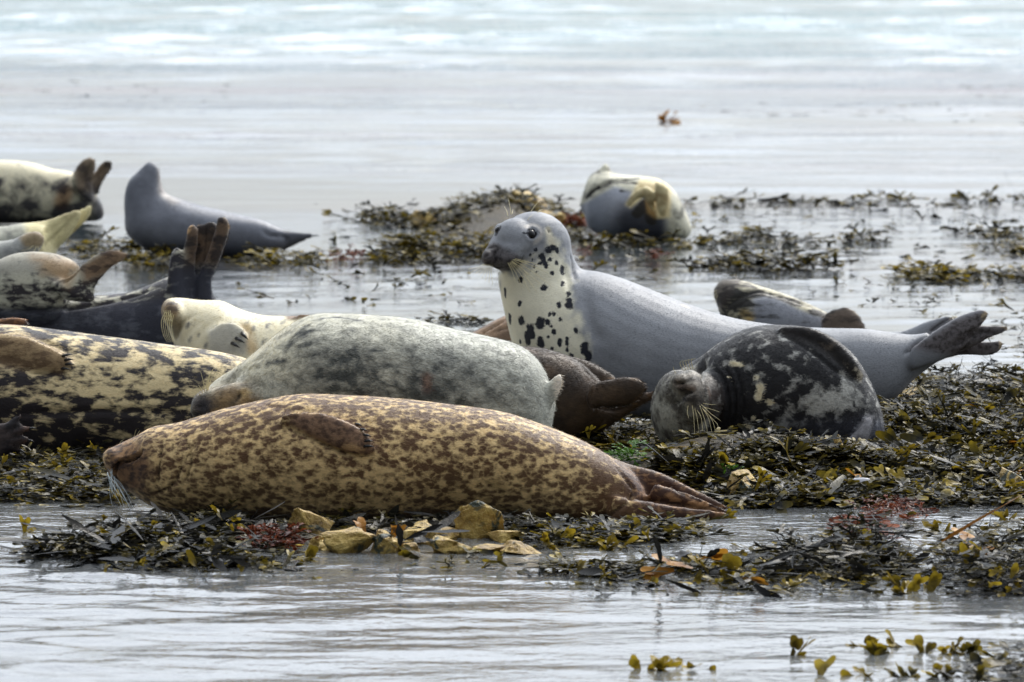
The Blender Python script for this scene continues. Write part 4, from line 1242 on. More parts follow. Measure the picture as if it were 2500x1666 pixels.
# ---- dark mottled seal on the weed at the right
s13 = Seal('grey_seal', 'dark mottled seal curled on the seaweed at the right, nose toward the camera', 15.95, voxel=0.0078, smooth=4, hairs=44000, hair_len=0.011)
s13.loft([(1660, 925, 1655, 1100, -0.05), (1700, 884, 1695, 1108), (1752, 840, 1745, 1112), (1830, 801, 1820, 1118), (1920, 794, 1912, 1122), (2005, 810, 2000, 1128), (2076, 858, 2078, 1132), (2122, 928, 2128, 1134), (2150, 1000, 2152, 1130), (2160, 1060, 2158, 1112)], ratio=0.95)
s13.ell(1664, 1010, 76, 102, 0.14, dY=-0.11, rot=8)
s13.ell(1650, 960, 50, 58, 0.11, dY=-0.13, rot=-20)
s13.ell(1690, 968, 43, 66, 0.10, dY=-0.20, rot=10)       # muzzle
s13.ell(1662, 932, 26, 24, 0.06, dY=-0.22, rot=-10)       # nose
s13.ell(1700, 1000, 30, 34, 0.07, dY=-0.23)               # whisker pad
s13.ell(1727, 968, 40, 62, 0.10, dY=-0.12, rot=10)        # cheek beyond the muzzle
s13.loft([(1900, 800, 1905, 815), (1945, 796, 1938, 826), (1995, 806, 1978, 842), (2048, 838, 2028, 872), (2088, 880, 2062, 908), (2106, 912, 2086, 926), (2108, 922, 2098, 928)], off=0.010, ratio=0.7)
s13.loft([(2020, 1088, 2050, 1128), (2062, 1072, 2088, 1112), (2096, 1045, 2116, 1080), (2116, 1020, 2130, 1045), (2122, 1014, 2130, 1022)], off=0.028, ratio=0.6)
# face
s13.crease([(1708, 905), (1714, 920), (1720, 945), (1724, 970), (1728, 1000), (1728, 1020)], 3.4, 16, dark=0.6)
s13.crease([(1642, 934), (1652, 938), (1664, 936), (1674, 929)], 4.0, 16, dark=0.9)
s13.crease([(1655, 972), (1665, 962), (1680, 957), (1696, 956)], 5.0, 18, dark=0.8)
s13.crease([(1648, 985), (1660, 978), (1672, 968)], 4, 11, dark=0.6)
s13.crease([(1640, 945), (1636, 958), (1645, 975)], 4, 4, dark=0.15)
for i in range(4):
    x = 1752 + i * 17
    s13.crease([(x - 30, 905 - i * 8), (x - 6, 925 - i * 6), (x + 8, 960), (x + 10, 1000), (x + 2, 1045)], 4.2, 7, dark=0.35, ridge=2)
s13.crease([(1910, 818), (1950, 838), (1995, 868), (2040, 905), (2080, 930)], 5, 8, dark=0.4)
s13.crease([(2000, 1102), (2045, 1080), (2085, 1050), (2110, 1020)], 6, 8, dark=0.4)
s13.crease([(2140, 990), (2146, 1040), (2144, 1090)], 5, 4)
def s13_f(s):
    x, y = s.PX[:, 0], s.PX[:, 1]
    pale = np.exp(-(((x - 2010) / 80) ** 2 + ((y - 985) / 40) ** 2)) + 0.7 * np.exp(-(((x - 1920) / 60) ** 2 + ((y - 1040) / 25) ** 2)) + 0.7 * np.exp(-(((x - 2080) / 40) ** 2 + ((y - 940) / 40) ** 2))
    s.M = 0.76 - 0.34 * np.clip(pale, 0, 1) + 0.15 * sstep(830, 790, y)
    belly = sstep(1000, 1040, y) * sstep(1880, 1920, x) * (1 - 0.5 * np.clip(pale, 0, 1))
    s.A = s.A * (1 - belly[:, None]) + np.array(srgb(120, 123, 132)) * belly[:, None]
    s.B = s.B * (1 - belly[:, None]) + np.array(srgb(62, 63, 70)) * belly[:, None]
    neck = sstep(1730, 1755, x) * sstep(1830, 1790, x) * sstep(900, 930, y)
    s.M += 0.35 * neck
s13.func(s13_f)
s13.poly([(1580, 950), (1640, 905), (1700, 898), (1722, 930), (1730, 1030), (1700, 1110), (1600, 1110)], light=srgb(150, 147, 134), dark=srgb(74, 69, 61), amount=0.46, edge=12, jitter=20)
s13.poly([(1636, 935), (1655, 905), (1705, 905), (1722, 950), (1728, 1020), (1690, 1010), (1660, 980)], light=srgb(128, 120, 108), dark=srgb(58, 53, 48), amount=0.5, edge=12, jitter=20)
s13.poly([(1722, 915), (1760, 940), (1768, 990), (1760, 1030), (1730, 1020)], light=srgb(132, 128, 122), dark=srgb(58, 48, 42), amount=0.5, edge=7)
s13.colour([(1648, 935), (1665, 945), (1690, 950)], 10, light=srgb(122, 90, 68), dark=srgb(66, 48, 38), amt=0.4)
s13.colour([(1728, 950), (1732, 965)], 10, light=srgb(96, 66, 46), dark=srgb(64, 42, 30), amt=0.7)
for (pts, r) in (([(1785, 888), (1800, 890), (1808, 892)], 7), ([(1856, 945), (1852, 960), (1852, 972)], 10), ([(1874, 980), (1880, 984)], 7), ([(1827, 1042)], 7), ([(1845, 922)], 6), ([(1840, 1020)], 7), ([(1775, 916), (1785, 930)], 4)):
    s13.spot(pts, r, 0.0, 0.6); s13.colour(pts, r * 1.2, light=srgb(222, 208, 172))
s13.poly([(1900, 800), (1950, 792), (2010, 806), (2060, 845), (2112, 920), (2095, 932), (2040, 885), (1980, 845), (1910, 820)], light=srgb(96, 86, 74), dark=srgb(34, 30, 28), amount=0.82, edge=5)
s13.colour([(2075, 895), (2105, 922)], 14, light=srgb(190, 180, 160)); s13.spot([(2095, 905), (2104, 922)], 10, 0.25, 0.7)
s13.poly([(2010, 1090), (2070, 1065), (2115, 1010), (2135, 1015), (2120, 1075), (2060, 1125)], light=srgb(150, 148, 150), dark=srgb(84, 82, 86), amount=0.25, edge=6)
s13.build(srgb(184, 182, 174), srgb(34, 33, 34), 0.66, coat_material('mottled_seal_coat', scale=28, stretch=(1, 1, 1.0), k=1.05, w=0.36, fine=0.4, detail=6, fur=(0.5, 1, 0.6), rot=(0, 0.8, 0)))
s13.whiskers([[(1690 + 6 * i, 990 + (i % 3) * 6), (1694 + 9 * i, 1022 + (i % 2) * 6), (1696 + 11 * i, 1068 - i * 1.5 + (i % 3) * 5)] for i in range(6)] +
             [[(1712, 988), (1735, 1010), (1760, 1028)], [(1714, 996), (1736, 1020), (1752, 1038), (1752, 1058)], [(1716, 985), (1735, 988), (1748, 988)], [(1716, 994), (1738, 1000), (1756, 1006)], [(1680, 990), (1678, 1008), (1682, 1022)]] +
             [[(1668 + 6 * i, 905 - i), (1660 + 7 * i, 888 - i * 2), (1666 + 8 * i, 880 - i)] for i in range(5)] + [[(1650, 912), (1645, 903), (1644, 896)]], r=0.0011, toward=0.02)

# ---- far seal seen from behind on the right
s15 = Seal('grey_seal', 'far seal seen end on, dark belly and cream flippers hanging over its side', 26.6, voxel=0.010, smooth=4, hairs=10000, hair_len=0.012)
s15.loft([(1424, 470, 1427, 525), (1440, 431, 1438, 556), (1475, 418, 1480, 582), (1520, 427, 1530, 590), (1570, 430, 1570, 592), (1612, 439, 1612, 592), (1646, 466, 1646, 590), (1672, 512, 1672, 586), (1686, 548, 1686, 572)], ratio=1.0)
s15.loft([(1440, 428, 1446, 452), (1462, 413, 1470, 440), (1474, 401, 1492, 424), (1478, 399, 1486, 406)], ratio=0.8)
s15.loft([(1568, 455, 1600, 470), (1572, 480, 1600, 490), (1584, 505, 1600, 512), (1590, 516, 1596, 518)], Y=26.2, ratio=0.8)
s15.loft([(1598, 445, 1632, 460), (1600, 480, 1634, 490), (1604, 512, 1628, 520), (1612, 528, 1622, 532)], Y=26.16, ratio=0.8)
s15.loft([(1560, 460, 1585, 480), (1545, 470, 1558, 486), (1530, 485, 1542, 500), (1530, 498, 1538, 508)], Y=26.2, ratio=0.8)
s15.crease([(1430, 488), (1450, 466), (1480, 448), (1520, 440), (1560, 452)], 4, 6, dark=0.3)
def s15_f(s):
    x, y = s.PX[:, 0], s.PX[:, 1]
    belly = sstep(0, 14, y - (488 - 0.55 * (x - 1428) * (x < 1500) - 40 * (x >= 1500) + 0.30 * np.maximum(x - 1500, 0))) * sstep(1640, 1610, x)
    dk = belly * sstep(1470, 1530, x) * sstep(480, 540, y + 0.3 * (x - 1500))
    s.M = 0.34 * (1 - belly)
    s.A = s.A * (1 - belly[:, None]) + np.array(srgb(168, 172, 182)) * belly[:, None]
    s.A = s.A * (1 - dk[:, None] * 0.9) + np.array(srgb(52, 54, 64)) * dk[:, None] * 0.9
s15.func(s15_f)
s15.spot([(1432, 482), (1450, 465), (1480, 450), (1505, 444), (1550, 448)], 5, 1.0, 0.6)
s15.spot([(1510, 440), (1560, 436)], 4, 0.9, 0.6); s15.spot([(1515, 466), (1550, 468)], 5, 0.6, 0.6)
s15.poly([(1560, 440), (1600, 432), (1640, 450), (1636, 532), (1600, 534), (1580, 520), (1574, 480), (1540, 508), (1526, 500), (1545, 468)], light=srgb(226, 210, 162), dark=srgb(160, 130, 84), amount=0.3, edge=4)
s15.spot([(1555, 520), (1580, 500), (1590, 540)], 14, 0.98, 0.5)
s15.build(srgb(216, 212, 190), srgb(50, 48, 46), 0.35, coat_material('far_seal_coat', scale=11, stretch=(0.7, 1, 1), k=0.9, w=0.3))
# ================================================================== rocks
import bmesh
def rock(px, py, wpx, hpx, label, seed, depth=None, sink=0.25, dY=0.0, flat=False):
    """limestone lump whose visible face is about wpx x hpx, its foot at photo point px, py"""
    rs = np.random.RandomState(seed)
    g = G(px, py)
    Y = g[1] + dY
    k = Y / F
    rx, rz = wpx * k / 2 * 1.2, hpx * k / (1 - sink) * 0.95
    ry = depth if depth else rx * 0.8
    pts = rs.normal(0, 1, (13, 3))
    pts /= np.linalg.norm(pts, axis=1)[:, None]
    pts *= rs.uniform(0.75, 1.1, 13)[:, None]
    bm = bmesh.new()
    for q in pts: bm.verts.new(q)
    r = bmesh.ops.convex_hull(bm, input=bm.verts)
    for v in [v for v in bm.verts if not v.link_faces]: bm.verts.remove(v)
    bmesh.ops.triangulate(bm, faces=bm.faces)
    bmesh.ops.bevel(bm, geom=list(bm.edges), offset=0.03, segments=1, affect='EDGES', profile=0.5)
    bmesh.ops.triangulate(bm, faces=bm.faces)
    bmesh.ops.subdivide_edges(bm, edges=[e for e in bm.edges if e.calc_length() > 0.2], cuts=4, use_grid_fill=True)
    bmesh.ops.triangulate(bm, faces=bm.faces)
    for v in bm.verts:
        n = fbm(np.array(v.co)[None] * 2.6 + seed * 3.7, 4)[0] - 0.5
        n2_ = fbm(np.array(v.co)[None] * 8.0 + seed * 1.7, 2)[0] - 0.5
        v.co *= 1 + n * 0.40 + n2_ * 0.16
        if flat: v.co.z = max(min(v.co.z, 0.8), -0.8)
    zs = [v.co.z for v in bm.verts]
    z0, z1 = min(zs), max(zs)
    for v in bm.verts:
        v.co.x *= rx
        v.co.y *= ry
        v.co.z = ((v.co.z - z0) / (z1 - z0) - sink) * rz
    me = bpy.data.meshes.new('rock')
    bm.to_mesh(me)
    bm.free()
    for p_ in me.polygons: p_.use_smooth = False
    gz = max(0.0, float(ground_h(np.array([g[0]]), np.array([Y]))[0]) * 0.3)
    o = obj('rock', me, M_ROCK, None, (g[0], Y + ry * 0.6, gz))
    o.rotation_euler.z = 0.0
    tag(o, label, 'rock', 'ochre limestone rocks')
    return o

rock(757, 1318, 112, 78, 'peaked yellow rock left of the other rocks by the brown seal', 3, 0.05)
rock(778, 1340, 46, 34, 'small rounded orange rock beside the peaked yellow one', 8, 0.03)
rock(852, 1352, 130, 62, 'broad low yellow rock at the water edge under the brown seal', 12, 0.06)
rock(940, 1352, 80, 60, 'pointed yellow rock against the right side of the broad low one', 27, 0.04)
rock(1018, 1330, 80, 60, 'rounded ochre rock with dark weed hanging over it', 17, 0.05)
rock(1172, 1306, 135, 100, 'tallest pale yellow rock under the brown seal', 21, 0.06, dY=-0.12)
rock(1125, 1352, 190, 40, 'flat tan slab at the water edge', 33, 0.10, flat=True)
rock(1270, 1354, 130, 30, 'thin tan slab running into the water to the right', 36, 0.08, flat=True)
rock(805, 1346, 70, 26, 'low stained slab between the small orange rock and the broad one', 71, 0.06, flat=True)
rock(985, 1350, 80, 24, 'thin flat yellow slab below the rounded ochre rock', 73, 0.06, flat=True)
rock(1075, 1322, 95, 32, 'flat ochre rock left of the tallest rock, half under weed', 75, 0.07, flat=True)
rock(1235, 1326, 90, 28, 'low tan rock at the right foot of the tallest rock', 78, 0.06, flat=True)
rock(1190, 1350, 90, 20, 'narrow tan slab between the two slabs at the water edge', 80, 0.05, flat=True)
rock(1672, 1155, 90, 55, 'ragged yellow rock in the weed below the mottled seal', 41, 0.06, dY=-0.05)
rock(1800, 1215, 90, 75, 'tan rock half buried in weed beside green tufts', 44, 0.06, dY=-0.08)
rock(2025, 1135, 90, 70, 'tan rock under the mottled seal\'s hind flipper', 47, 0.05, dY=-0.10)
rock(2215, 1005, 80, 62, 'yellow rock in the weed right of the mottled seal', 52, 0.08, dY=-0.15)
rock(2438, 1000, 80, 66, 'sandy rock in the weed near the right edge', 55, 0.08, dY=-0.1)
rock(2480, 1200, 90, 64, 'brown sandy rock at the right edge of the weed bed', 58, 0.08, dY=-0.1)
rock(1275, 540, 110, 66, 'large yellow boulder under weed behind the alert seal', 63, 0.16)
rock(1035, 556, 90, 44, 'low yellow boulder left of the weedy mound', 66, 0.12)
rock(1350, 566, 100, 50, 'yellowish boulder at the right end of the mound, nearest the far seal', 69, 0.15)

# ================================================================== seaweed
def strap(rng, kind):
    """one frond lying along +x: vertices, quads, tip factor"""
    V, Q, T = [], [], []
    def seg(p, head, pitch, w, L, level, maxlevel, first=None):
        sub = {'kelp': 7, 'wrack': 2, 'tuft': 2}.get(kind, 3)
        if kind == 'string': sub = 6
        prev = first
        dh = rng.uniform(-0.25, 0.25)
        dp = rng.uniform(-0.35, 0.30)
        tw = rng.uniform(-0.9, 0.9)
        last = level == maxlevel
        for i in range(sub + 1):
            f = i / sub
            ww = w
            if level == 0: ww = w * (0.45 + 0.55 * f)
            if last:
                ww = w * (1.0 + 0.25 * math.sin(f * 3.0)) * (1 if i < sub else 0.95)
            if kind == 'string': ww = w
            if kind == 'kelp': ww = w * (0.25 + 0.9 * math.sin(min(1, f * 1.15) * 2.6) ** 0.8 if f < 0.95 else 0.25) * (1 + 0.18 * math.sin(f * 14 + tw * 9))
            hx, hy = math.cos(head), math.sin(head)
            roll = tw * f
            sy, sz = math.cos(roll), math.sin(roll)
            side = (-hy * sy * ww, hx * sy * ww, sz * ww)
            idx = len(V)
            V.append((p[0] + side[0], p[1] + side[1], p[2] + side[2]))
            V.append((p[0], p[1], p[2] - ww * 0.22))
            V.append((p[0] - side[0], p[1] - side[1], p[2] - side[2]))
            tf = (level + f) / (maxlevel + 1)
            T.extend([tf ** 1.6] * 3)
            cur = (idx, idx + 1, idx + 2)
            if prev is not None and i > 0:
                Q.append((prev[0], prev[1], cur[1], cur[0]))
                Q.append((prev[1], prev[2], cur[2], cur[1]))
            prev = cur
            if i < sub:
                ds = L / sub
                head += dh / sub
                pitch += dp / sub
                p = (p[0] + math.cos(head) * math.cos(pitch) * ds, p[1] + math.sin(head) * math.cos(pitch) * ds, p[2] + math.sin(pitch) * ds)
        if last and kind not in ('string', 'kelp'):      # rounded end
            for (e, kk) in ((0.45, 0.78), (0.75, 0.38)):
                q = (p[0] + math.cos(head) * w * e * 1.4, p[1] + math.sin(head) * w * e * 1.4, p[2])
                side = (-math.sin(head) * w * kk * math.cos(tw), math.cos(head) * w * kk * math.cos(tw), math.sin(tw) * w * kk)
                idx = len(V)
                V.append((q[0] + side[0], q[1] + side[1], q[2] + side[2]))
                V.append((q[0], q[1], q[2] - w * 0.1))
                V.append((q[0] - side[0], q[1] - side[1], q[2] - side[2]))
                T.extend([1.0] * 3)
                Q.append((prev[0], prev[1], idx + 1, idx))
                Q.append((prev[1], prev[2], idx + 2, idx + 1))
                prev = (idx, idx + 1, idx + 2)
        if not last:
            a = rng.uniform(0.28, 0.6)
            for sgn in (-1, 1):
                seg(p, head + sgn * a * rng.uniform(0.7, 1.2), pitch + rng.uniform(-0.35, 0.35), w * rng.uniform(0.78, 1.0), L * rng.uniform(0.65, 1.0), level + 1, maxlevel)
    if kind == 'wrack': seg((0, 0, 0), 0, rng.uniform(0, 0.5), rng.uniform(0.007, 0.011), rng.uniform(0.035, 0.06), 0, 2)
    elif kind == 'leaf': seg((0, 0, 0), 0, rng.uniform(-0.1, 0.4), rng.uniform(0.010, 0.016), rng.uniform(0.028, 0.046), 0, 1)
    elif kind == 'kelp': seg((0, 0, 0), 0, rng.uniform(-0.1, 0.35), rng.uniform(0.010, 0.017), rng.uniform(0.16, 0.30), 0, 0)
    elif kind == 'blade': seg((0, 0, 0), 0, rng.uniform(0.0, 0.5), rng.uniform(0.014, 0.022), rng.uniform(0.035, 0.06), 0, 1)
    elif kind == 'string': seg((0, 0, 0), 0, rng.uniform(-0.2, 0.5), 0.0016, rng.uniform(0.08, 0.16), 0, rng.choice((0, 1)))
    elif kind == 'tuft': seg((0, 0, 0), 0, rng.uniform(0.2, 0.9), rng.uniform(0.0022, 0.004), rng.uniform(0.012, 0.022), 0, 3)
    V = np.array(V)
    T = np.array(T)
    if kind in ('kelp', 'string'): T = T * 0.35
    return V, np.array(Q), T

prng = random.Random(11)
PROTO = {k: [strap(prng, k) for _ in range(n)] for k, n in (('wrack', 14), ('leaf', 14), ('kelp', 10), ('blade', 8), ('string', 8), ('tuft', 8))}
# small air bladders: an eight-sided bead
_bead = np.array([(0, 0, 1), (0.87, 0, .5), (0, .87, .5), (-.87, 0, .5), (0, -.87, .5), (0.87, 0, -.5), (0, .87, -.5), (-.87, 0, -.5), (0, -.87, -.5), (0, 0, -1)]) * 0.0065
_beadq = np.array([(1, 5, 6, 2), (2, 6, 7, 3), (3, 7, 8, 4), (4, 8, 5, 1), (0, 1, 2, 2), (0, 2, 3, 3), (0, 3, 4, 4), (0, 4, 1, 1)])
_beadq4 = _beadq[:4]
PROTO['bead'] = [(_bead, np.vstack([_beadq4, [(0, 1, 2, 3), (9, 8, 7, 6)]]), np.full(10, 0.75))]

def in_poly(poly, n, rng):
    poly = np.array(poly, float)
    lo, hi = poly.min(0), poly.max(0)
    out = np.zeros((0, 2))
    while len(out) < n:
        q = rng.uniform(lo, hi, (n * 3 + 20, 2))
        ins = np.zeros(len(q), bool)
        for i in range(len(poly)):
            x1, y1 = poly[i]
            x2, y2 = poly[(i + 1) % len(poly)]
            c = ((y1 > q[:, 1]) != (y2 > q[:, 1])) & (q[:, 0] < (x2 - x1) * (q[:, 1] - y1) / (y2 - y1 + 1e-12) + x1)
            ins ^= c
        out = np.vstack([out, q[ins]])
    return out[:n]

def rotm(yaw, pitch, roll):
    cy, sy, cpi, spi, cr_, sr = np.cos(yaw), np.sin(yaw), np.cos(pitch), np.sin(pitch), np.cos(roll), np.sin(roll)
    R = np.empty((len(yaw), 3, 3))
    R[:, 0, 0] = cy * cpi; R[:, 0, 1] = cy * spi * sr - sy * cr_; R[:, 0, 2] = cy * spi * cr_ + sy * sr
    R[:, 1, 0] = sy * cpi; R[:, 1, 1] = sy * spi * sr + cy * cr_; R[:, 1, 2] = sy * spi * cr_ - cy * sr
    R[:, 2, 0] = -spi; R[:, 2, 1] = cpi * sr; R[:, 2, 2] = cpi * cr_
    return R

def scatter(poly, n, rng, kinds, thick=0.03, tilt=0.45, scale=(0.45, 0.8), shade=(0.0, 0.7), zmin=None, lift=0.0, gaps=0.0, zs=0.40, settle=5):
    """placements (kind, proto, pos, rot, scale, shade) over a patch of ground"""
    if n <= 0: return []
    q = in_poly(poly, int(n * (1 + gaps * 2)) + 4, rng)
    g = G(q[:, 0], q[:, 1])
    for _ in range(settle):  # stand the weed on the ground that is really under that spot
        z = np.maximum(ground_h(g[:, 0], g[:, 1]), 0.0 if zmin is None else zmin) + lift + 0.25 * thick
        g = 0.5 * g + 0.5 * G(q[:, 0], q[:, 1], z)
    if gaps:
        keep = fbm(np.stack([g[:, 0] * 9, g[:, 1] * 3.2, 0 * g[:, 0] + 5], -1), 3) > 0.36 + 0.14 * gaps
        g = g[keep]
    g = g[:n]
    n = len(g)
    h = ground_h(g[:, 0], g[:, 1])
    z = np.maximum(h, 0.0 if zmin is None else zmin) + rng.uniform(0, 1, n) ** 1.5 * thick + lift
    pos = np.stack([g[:, 0], g[:, 1], z], -1)
    names = list(kinds)
    pr = np.array([kinds[k] for k in names], float)
    kk = rng.choice(len(names), n, p=pr / pr.sum())
    R = rotm(rng.uniform(0, 6.283, n), rng.normal(-0.05, tilt * 0.7, n), rng.normal(0, tilt, n))
    R[:, 2, :] *= zs
    sc = rng.uniform(scale[0], scale[1], n)
    sh = np.clip(rng.uniform(shade[0], shade[1], n) + 0.25 * (fbm(pos * 7.0, 2) - 0.5) * 2, 0, 1)
    return [(names[kk[i]], rng.randint(len(PROTO[names[kk[i]]])), pos[i], R[i], sc[i], sh[i]) for i in range(n)]

def weed_mesh(name, items, origin=(0, 0, 0)):
    Vs, Qs, Ts, Ss, n0 = [], [], [], [], 0
    origin = np.array(origin, float)
    by = {}
    for it in items: by.setdefault((it[0], it[1]), []).append(it)
    for (k, i), its in by.items():
        V, Q, T = PROTO[k][i]
        R = np.stack([x[3] * x[4] for x in its])
        pos = np.stack([x[2] for x in its])
        W = np.einsum('nij,vj->nvi', R, V) + pos[:, None, :] - origin
        m = len(its)
        Vs.append(W.reshape(-1, 3))
        Qs.append((Q[None] + (np.arange(m) * len(V))[:, None, None] + n0).reshape(-1, 4))
        Ts.append(np.tile(T, m))
        Ss.append(np.repeat([x[5] for x in its], len(V)))
        n0 += m * len(V)
    me = mesh_np(name, np.vstack(Vs), quads=np.vstack(Qs))
    attr(me, 'tip', np.concatenate(Ts))
    attr(me, 'shade', np.concatenate(Ss))
    return me

SHARED = {}
def frond_obj(parent, it, origin, mat, name='frond'):
    """one large frond as an object of its own, sharing mesh data with its like"""
    lvl = min(4, int(it[5] * 5))
    key = (it[0], it[1], lvl, mat.name)
    if key not in SHARED:
        V, Q, T = PROTO[it[0]][it[1]]
        me = mesh_np('frond', V, quads=Q)
        attr(me, 'tip', T)
        attr(me, 'shade', np.full(len(V), (lvl + 0.5) / 5))
        me.materials.append(mat)
        SHARED[key] = me
    o = bpy.data.objects.new(name, SHARED[key])
    COL.objects.link(o)
    o.parent = parent
    m = Matrix([list(r) for r in it[3] * it[4]]).to_4x4()
    m.translation = Vector(it[2] - np.array(origin))
    o.matrix_local = m
    return o

def clump(label, layers, fronds=(), mat=None, group=None, seed=1, name='seaweed_clump'):
    """a heap of weed: its mass, and its larger fronds one by one"""
    rng = np.random.RandomState(seed)
    items = []
    for L in layers: items += scatter(rng=rng, **L)
    org = np.mean([i[2] for i in items], 0)
    org[2] = 0.0
    root = empty(name, org)
    tag(root, label, 'seaweed', group)
    o = obj('frond_mass', weed_mesh('frond_mass', items, org), mat or M_WEED, root)
    o['kind'] = 'stuff'
    for (L, fm) in fronds:
        for it in scatter(rng=rng, **L): frond_obj(root, it, org, fm)
    return root

MIXW = {'wrack': 0.34, 'leaf': 0.50, 'bead': 0.12, 'string': 0.16, 'kelp': 0.04}
# ---- the big bed on the right
bedA = [(1395, 1078), (1470, 1050), (1560, 1030), (1582, 1060), (1600, 1112), (1900, 1102), (2160, 1115), (2170, 1000), (2240, 938), (2300, 930), (2380, 945), (2500, 925), (2560, 925), (2560, 1226), (2300, 1232), (1950, 1228), (1850, 1236), (1790, 1230), (1680, 1160), (1540, 1105)]
rngb = np.random.RandomState(3)
items = scatter(bedA, 10500, rngb, MIXW, zs=0.5, thick=0.03, tilt=0.42, scale=(0.42, 0.78), shade=(0.0, 0.68))
items += scatter([(1600, 1112), (1900, 1100), (2150, 1118), (2140, 1228), (1830, 1236), (1700, 1180), (1620, 1120)], 1600, rngb, {'wrack': 0.5, 'leaf': 0.4, 'bead': 0.2}, thick=0.035, tilt=0.45, shade=(0.05, 0.75))
items += scatter([(2200, 950), (2300, 930), (2500, 925), (2500, 960), (2200, 985)], 320, rngb, {'string': 0.6, 'wrack': 0.4}, thick=0.06, tilt=0.8, shade=(0.0, 0.4))
bed = obj('seaweed_bed', weed_mesh('seaweed_bed', items), M_WEED)
tag(bed, 'wide bed of dark wet wrack spread over the shore at the right', 'seaweed', kind='stuff')
for (L, fm) in ((dict(poly=bedA, n=170, kinds={'blade': 0.5, 'leaf': 0.5, 'wrack': 0.3}, thick=0.03, tilt=0.4, scale=(0.6, 1.0), shade=(0.1, 0.8), lift=0.015), M_WEED),
                (dict(poly=bedA, n=12, kinds={'blade': 0.8, 'kelp': 0.2}, thick=0.02, tilt=0.3, shade=(0.2, 0.9), lift=0.015), M_WEED_O),
                (dict(poly=bedA, n=110, kinds={'leaf': 0.7, 'wrack': 0.4}, thick=0.03, tilt=0.5, shade=(0.2, 0.9), lift=0.02), M_WEED_Y),
                (dict(poly=[(1640, 1130), (1750, 1120), (1800, 1200), (1780, 1230), (1640, 1170)], n=50, kinds={'leaf': 0.5, 'kelp': 0.5}, thick=0.05, tilt=0.5, shade=(0.0, 0.4), lift=0.01), M_WEED_D)):
    for it in scatter(rng=rngb, **L): frond_obj(bed, it, (0, 0, 0), fm)

# ---- left strip in front of the blotched seal
clump('heap of olive and yellow wrack before the blotched seal at the left', [
    dict(poly=[(-40, 1135), (260, 1110), (300, 1190), (335, 1228), (240, 1222), (120, 1216), (-40, 1218)], n=900, kinds=MIXW, thick=0.045, tilt=0.5, shade=(0.0, 0.75)),
    dict(poly=[(-40, 1200), (300, 1190), (340, 1235), (100, 1240), (-40, 1230)], n=110, kinds={'leaf': 1, 'string': 0.3}, thick=0.02, tilt=0.6, shade=(0.2, 0.9))],
    [(dict(poly=[(-20, 1140), (250, 1120), (320, 1220), (0, 1215)], n=40, kinds={'leaf': 0.7, 'blade': 0.4}, thick=0.05, tilt=0.6, shade=(0.3, 0.95), lift=0.01), M_WEED_Y)], seed=21)

# ---- heap in front on the left
c1 = [(40, 1345), (130, 1312), (300, 1292), (420, 1268), (560, 1266), (670, 1296), (690, 1350), (600, 1378), (300, 1372), (110, 1360)]
clump('dark heap of kelp and wrack in the water before the brown seal\'s chin', [
    dict(zs=0.4, scale=(0.42, 0.8), poly=c1, n=1300, kinds={'wrack': 0.4, 'leaf': 0.35, 'kelp': 0.12, 'string': 0.2, 'bead': 0.1}, thick=0.035, tilt=0.5, shade=(0.0, 0.5), gaps=0.25),
    dict(poly=[(380, 1290), (480, 1262), (620, 1268), (720, 1300), (600, 1330), (420, 1320)], zs=0.3, n=110, kinds={'kelp': 1}, thick=0.035, tilt=0.3, shade=(0.0, 0.4)),
    dict(poly=[(200, 1340), (720, 1340), (740, 1400), (350, 1395), (120, 1380)], n=130, kinds={'leaf': 1, 'wrack': 0.4}, thick=0.012, tilt=0.7, shade=(0.1, 0.9), gaps=0.5)],
    [(dict(scale=(0.4, 0.65), poly=c1, n=36, kinds={'leaf': 0.9, 'blade': 0.15}, thick=0.05, tilt=0.6, shade=(0.3, 0.95), lift=0.02), M_WEED_Y),
     (dict(poly=c1, zs=0.35, n=30, kinds={'kelp': 0.6, 'blade': 0.4}, thick=0.03, tilt=0.3, scale=(0.6, 0.9), shade=(0.0, 0.6), lift=0.03), M_WEED_D)], seed=5)
# ---- weed round the rocks and under the brown seal
clump('dark weed draped between the yellow rocks under the brown seal', [
    dict(poly=[(690, 1300), (800, 1268), (1000, 1275), (1240, 1268), (1340, 1290), (1520, 1296), (1640, 1285), (1600, 1320), (1340, 1320), (1240, 1300), (1100, 1285), (900, 1290), (720, 1310)], n=560, kinds={'wrack': 0.4, 'leaf': 0.3, 'kelp': 0.2, 'string': 0.2}, thick=0.03, tilt=0.4, shade=(0.0, 0.5)),
    dict(poly=[(1240, 1290), (1650, 1280), (1760, 1275), (1700, 1330), (1300, 1340)], n=260, kinds={'leaf': 1, 'wrack': 0.6}, thick=0.02, tilt=0.6, shade=(0.1, 0.9), gaps=0.3)],
    [(dict(poly=[(900, 1300), (1060, 1290), (1060, 1330), (950, 1345)], zs=0.4, n=16, kinds={'blade': 0.6, 'kelp': 0.4}, thick=0.03, tilt=0.4, shade=(0.0, 0.6), lift=0.03), M_WEED_D),
     (dict(poly=[(880, 1310), (980, 1300), (960, 1340)], n=3, kinds={'blade': 1}, thick=0.02, tilt=0.4, scale=(0.5, 0.8), shade=(0.2, 0.6), lift=0.03), M_WEED_O),
     (dict(poly=[(1250, 1300), (1720, 1290), (1600, 1330), (1300, 1340)], n=30, kinds={'leaf': 1}, thick=0.02, tilt=0.7, shade=(0.4, 1), lift=0.01), M_WEED_Y)], seed=6)
